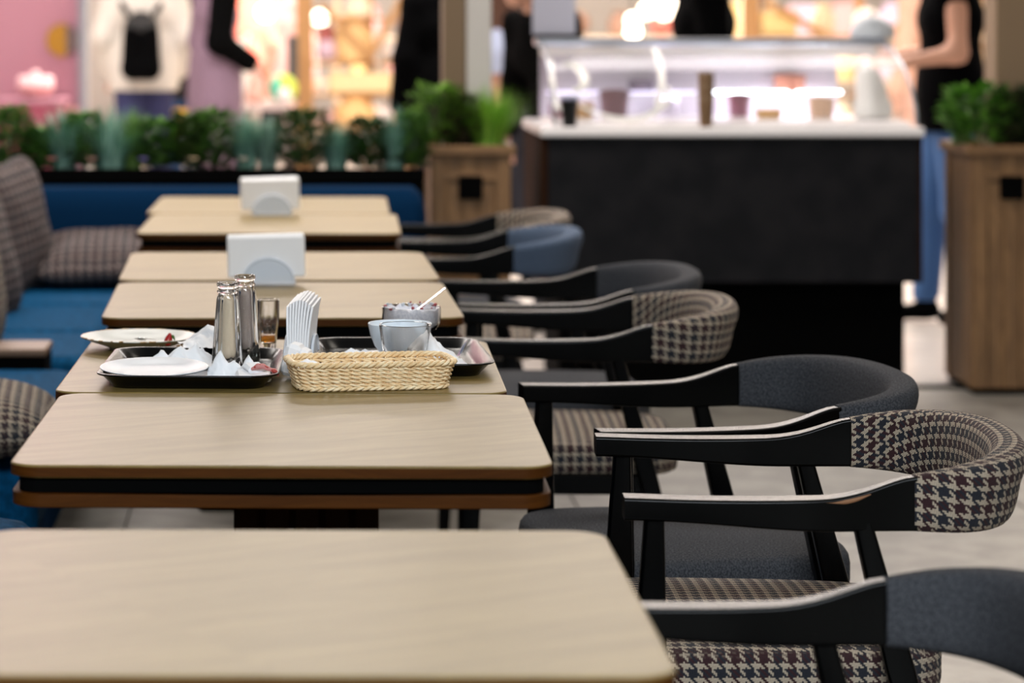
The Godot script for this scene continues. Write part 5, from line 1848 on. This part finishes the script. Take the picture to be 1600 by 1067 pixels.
	for g in [["basket", "arched golden basket on the upper shelf of the lattice stand", 0.42, 0.985, 0.24, 0.30, "jar", Color(0.90, 0.68, 0.36)], ["plush_toy", "lilac plush toy on the upper left of the lattice stand", 0.25, 0.985, 0.17, 0.20, "plush", Color(0.80, 0.66, 0.76)], ["box", "dark red gift box behind the lilac plush toy", 0.24, 1.12, 0.10, 0.10, "box", Color(0.55, 0.12, 0.10)],
			["box", "long cream yellow gift box on the middle shelf of the lattice stand", 0.46, 0.79, 0.40, 0.13, "box", Color(0.95, 0.80, 0.52)], ["ball", "white ball at the right of the lattice stand's upper shelf", 0.66, 0.985, 0.13, 0.13, "ball", Color(0.95, 0.92, 0.88)], ["ball", "second white ball low at the right of the lattice stand", 0.62, 0.57, 0.13, 0.13, "ball", Color(0.95, 0.90, 0.88)],
			["basket", "golden basket on the low shelf of the lattice stand", 0.43, 0.57, 0.26, 0.20, "jar", Color(0.95, 0.70, 0.36)], ["ball", "pink ball at the lower left of the lattice stand", 0.24, 0.57, 0.11, 0.11, "ball", Color(0.86, 0.66, 0.66)], ["box", "salmon box at the lower right of the lattice stand", 0.72, 0.57, 0.10, 0.16, "box", Color(0.85, 0.58, 0.46)], ["jar", "white jar above the golden basket's arch", 0.45, 1.27, 0.15, 0.14, "jar", Color(0.96, 0.90, 0.76)],
			["box", "yellow box at the upper left of the right hand stand", 3.13, 1.16, 0.22, 0.14, "box", Color(0.92, 0.78, 0.42)], ["jar", "black jar beside the yellow box on the right hand stand", 3.055, 0.985, 0.12, 0.085, "jar", Color(0.05, 0.04, 0.04)], ["ball", "pink ball beside the diagonal of the right hand stand", 3.22, 1.22, 0.11, 0.11, "ball", Color(0.85, 0.55, 0.55)], ["jar", "cream jar in the middle of the right hand stand", 3.42, 1.16, 0.14, 0.2, "jar", Color(0.92, 0.82, 0.62)], ["ball", "white ball at the right of the right hand stand", 3.70, 1.16, 0.17, 0.17, "ball", Color(0.95, 0.93, 0.9)]]:
		good(g[0], g[1], g[0].replace("_", " "), Vector3(g[2], g[3] + 0.001, -18.0), g[6], Vector3(g[4], g[5], minf(g[4], 0.16)), g[7])
	# long shelf unit on the shop's rear wall, with pale goods
	var sh := thing("wall_shelf", "long white wall shelf of pale goods at the very back of the shop", "shelf", Vector3(0, 0, -24.0))
	for y in [0.30, 0.70, 1.08, 1.5]:
		part("shelf_board", boxm(Vector3(-1.45, y - 0.03, -0.35), Vector3(6.0, y, 0.0), 0.004), mat(Color(0.88, 0.80, 0.70), 0.6), sh)
	for x in [-1.45, 0.4, 2.25, 4.1, 5.96]:
		part("upright", boxm(Vector3(x, 0, -0.36), Vector3(x + 0.04, 2.2, -0.001), 0.004), mat(Color(0.82, 0.70, 0.56), 0.6), sh)
	var cols := [["white", Color(0.95, 0.93, 0.9)], ["peach", Color(0.92, 0.72, 0.56)], ["pink", Color(0.88, 0.60, 0.62)], ["lilac", Color(0.78, 0.70, 0.85)], ["golden", Color(0.93, 0.76, 0.42)], ["brown", Color(0.45, 0.28, 0.2)], ["cream", Color(0.96, 0.88, 0.74)], ["red", Color(0.75, 0.25, 0.2)]]
	for r in 3:
		var x := -1.30
		var n := 0
		while x < 5.5:
			var c: Array = cols[rng.randi() % cols.size()]
			var w := rng.randf_range(0.16, 0.3)
			var hh := rng.randf_range(0.16, 0.30)
			var kd: String = ["box", "jar", "ball"][rng.randi() % 3]
			if absf(fposmod(x + 1.43, 1.85) - 0.0) < 0.2 or fposmod(x + 1.43, 1.85) > 1.66:
				x += 0.1
				continue
			n += 1
			good({"box": "carton", "jar": "vase", "ball": "ball"}[kd], "%s %s on the rear shelf's %s board, %s along" % [c[0], {"box": "carton", "jar": "vase", "ball": "ball"}[kd], ["low", "middle", "upper"][r], NTH[n]], {"box": "carton", "jar": "vase", "ball": "ball"}[kd], Vector3(x, [0.30, 0.70, 1.08][r] + 0.001, -24.18), kd, Vector3(w, hh if kd != "ball" else w, 0.2), c[1], "goods on the rear wall shelf")
			x += w * 0.5 + 0.15 + rng.randf() * 0.12
	var hung := 0
	# hanging globe lamps
	for s in [[2.42, 1.31, 0.055, "globe lamp, leftmost of the cluster above the display case"], [2.56, 1.335, 0.085, "largest globe lamp of the cluster above the display case"], [2.36, 1.245, 0.05, "globe lamp hanging lower at the left of the cluster"], [2.38, 1.165, 0.055, "lowest globe lamp of the cluster, just over the steel bar"], [-0.15, 1.30, 0.06, "globe lamp left of the wooden lattice post"], [0.22, 1.26, 0.055, "globe lamp right of the wooden lattice post"]]:
		var t := thing("globe_lamp", s[3], "lamp", Vector3(s[0], s[1], -19.0 - hung * 0.14))
		hung = (hung + 1) % 4
		var m := MB.new()
		var pr := []
		for i in 13:
			pr.append(Vector3(maxf(0.0005, sin(PI * i / 12.0) * s[2]), -cos(PI * i / 12.0) * s[2], 0))
		m.lathe(pr, 24)
		part("lamp_globe", m, lit(Color(1.0, 0.93, 0.82), 5.0), t)
		part("cord", tubem([Vector3(0, s[2], 0), Vector3(0, 4.0 - s[1], 0)], 0.004, 6), M.black_matt, t)
		var l := OmniLight3D.new()
		l.name = "lamp_glow"
		l.light_energy = 0.5
		l.light_color = Color(1.0, 0.93, 0.82)
		l.light_size = s[2]
		l.omni_range = 30.0
		l.omni_attenuation = 2.0
		l.shadow_enabled = true
		t.add_child(l)


func stand(label: String, x0: float, x1: float, z: float) -> void:
	var w := mat(Color(0.72, 0.54, 0.34), 0.6)
	var t := thing("lattice_stand", label, "display stand", Vector3(x0, 0, z))
	var W := x1 - x0
	part("post", boxm(Vector3(-0.055, 0, -0.06), Vector3(0.055, 2.4, 0.06), 0.005), w, t)
	part("post", boxm(Vector3(W - 0.05, 0, -0.06), Vector3(W + 0.05, 2.4, 0.06), 0.005), w, t)
	part("post", boxm(Vector3(W * 0.6 - 0.025, 0, -0.11), Vector3(W * 0.6 + 0.025, 2.4, -0.07), 0.005), w, t)
	for y in [0.57, 0.785, 0.983, 1.16 if W > 0.8 else 1.27, 2.0]:
		part("shelf_board", boxm(Vector3(0.056, y - 0.02, -0.2), Vector3(W - 0.052, y, 0.10), 0.003), w, t)
	for e in [[0.1, 1.36, W * 0.58, 1.02], [W * 0.60, 1.02, W - 0.06, 1.42]]:
		var a := Vector3(e[0], e[1], 0.12)
		var b := Vector3(e[2], e[3], 0.12)
		var d := b - a
		var tf := Transform3D(Basis(Vector3.BACK, atan2(d.y, d.x)), a)
		part("brace", boxm(Vector3(0, -0.022, -0.015), Vector3(d.length(), 0.022, 0.015), 0.004, tf), w, t)
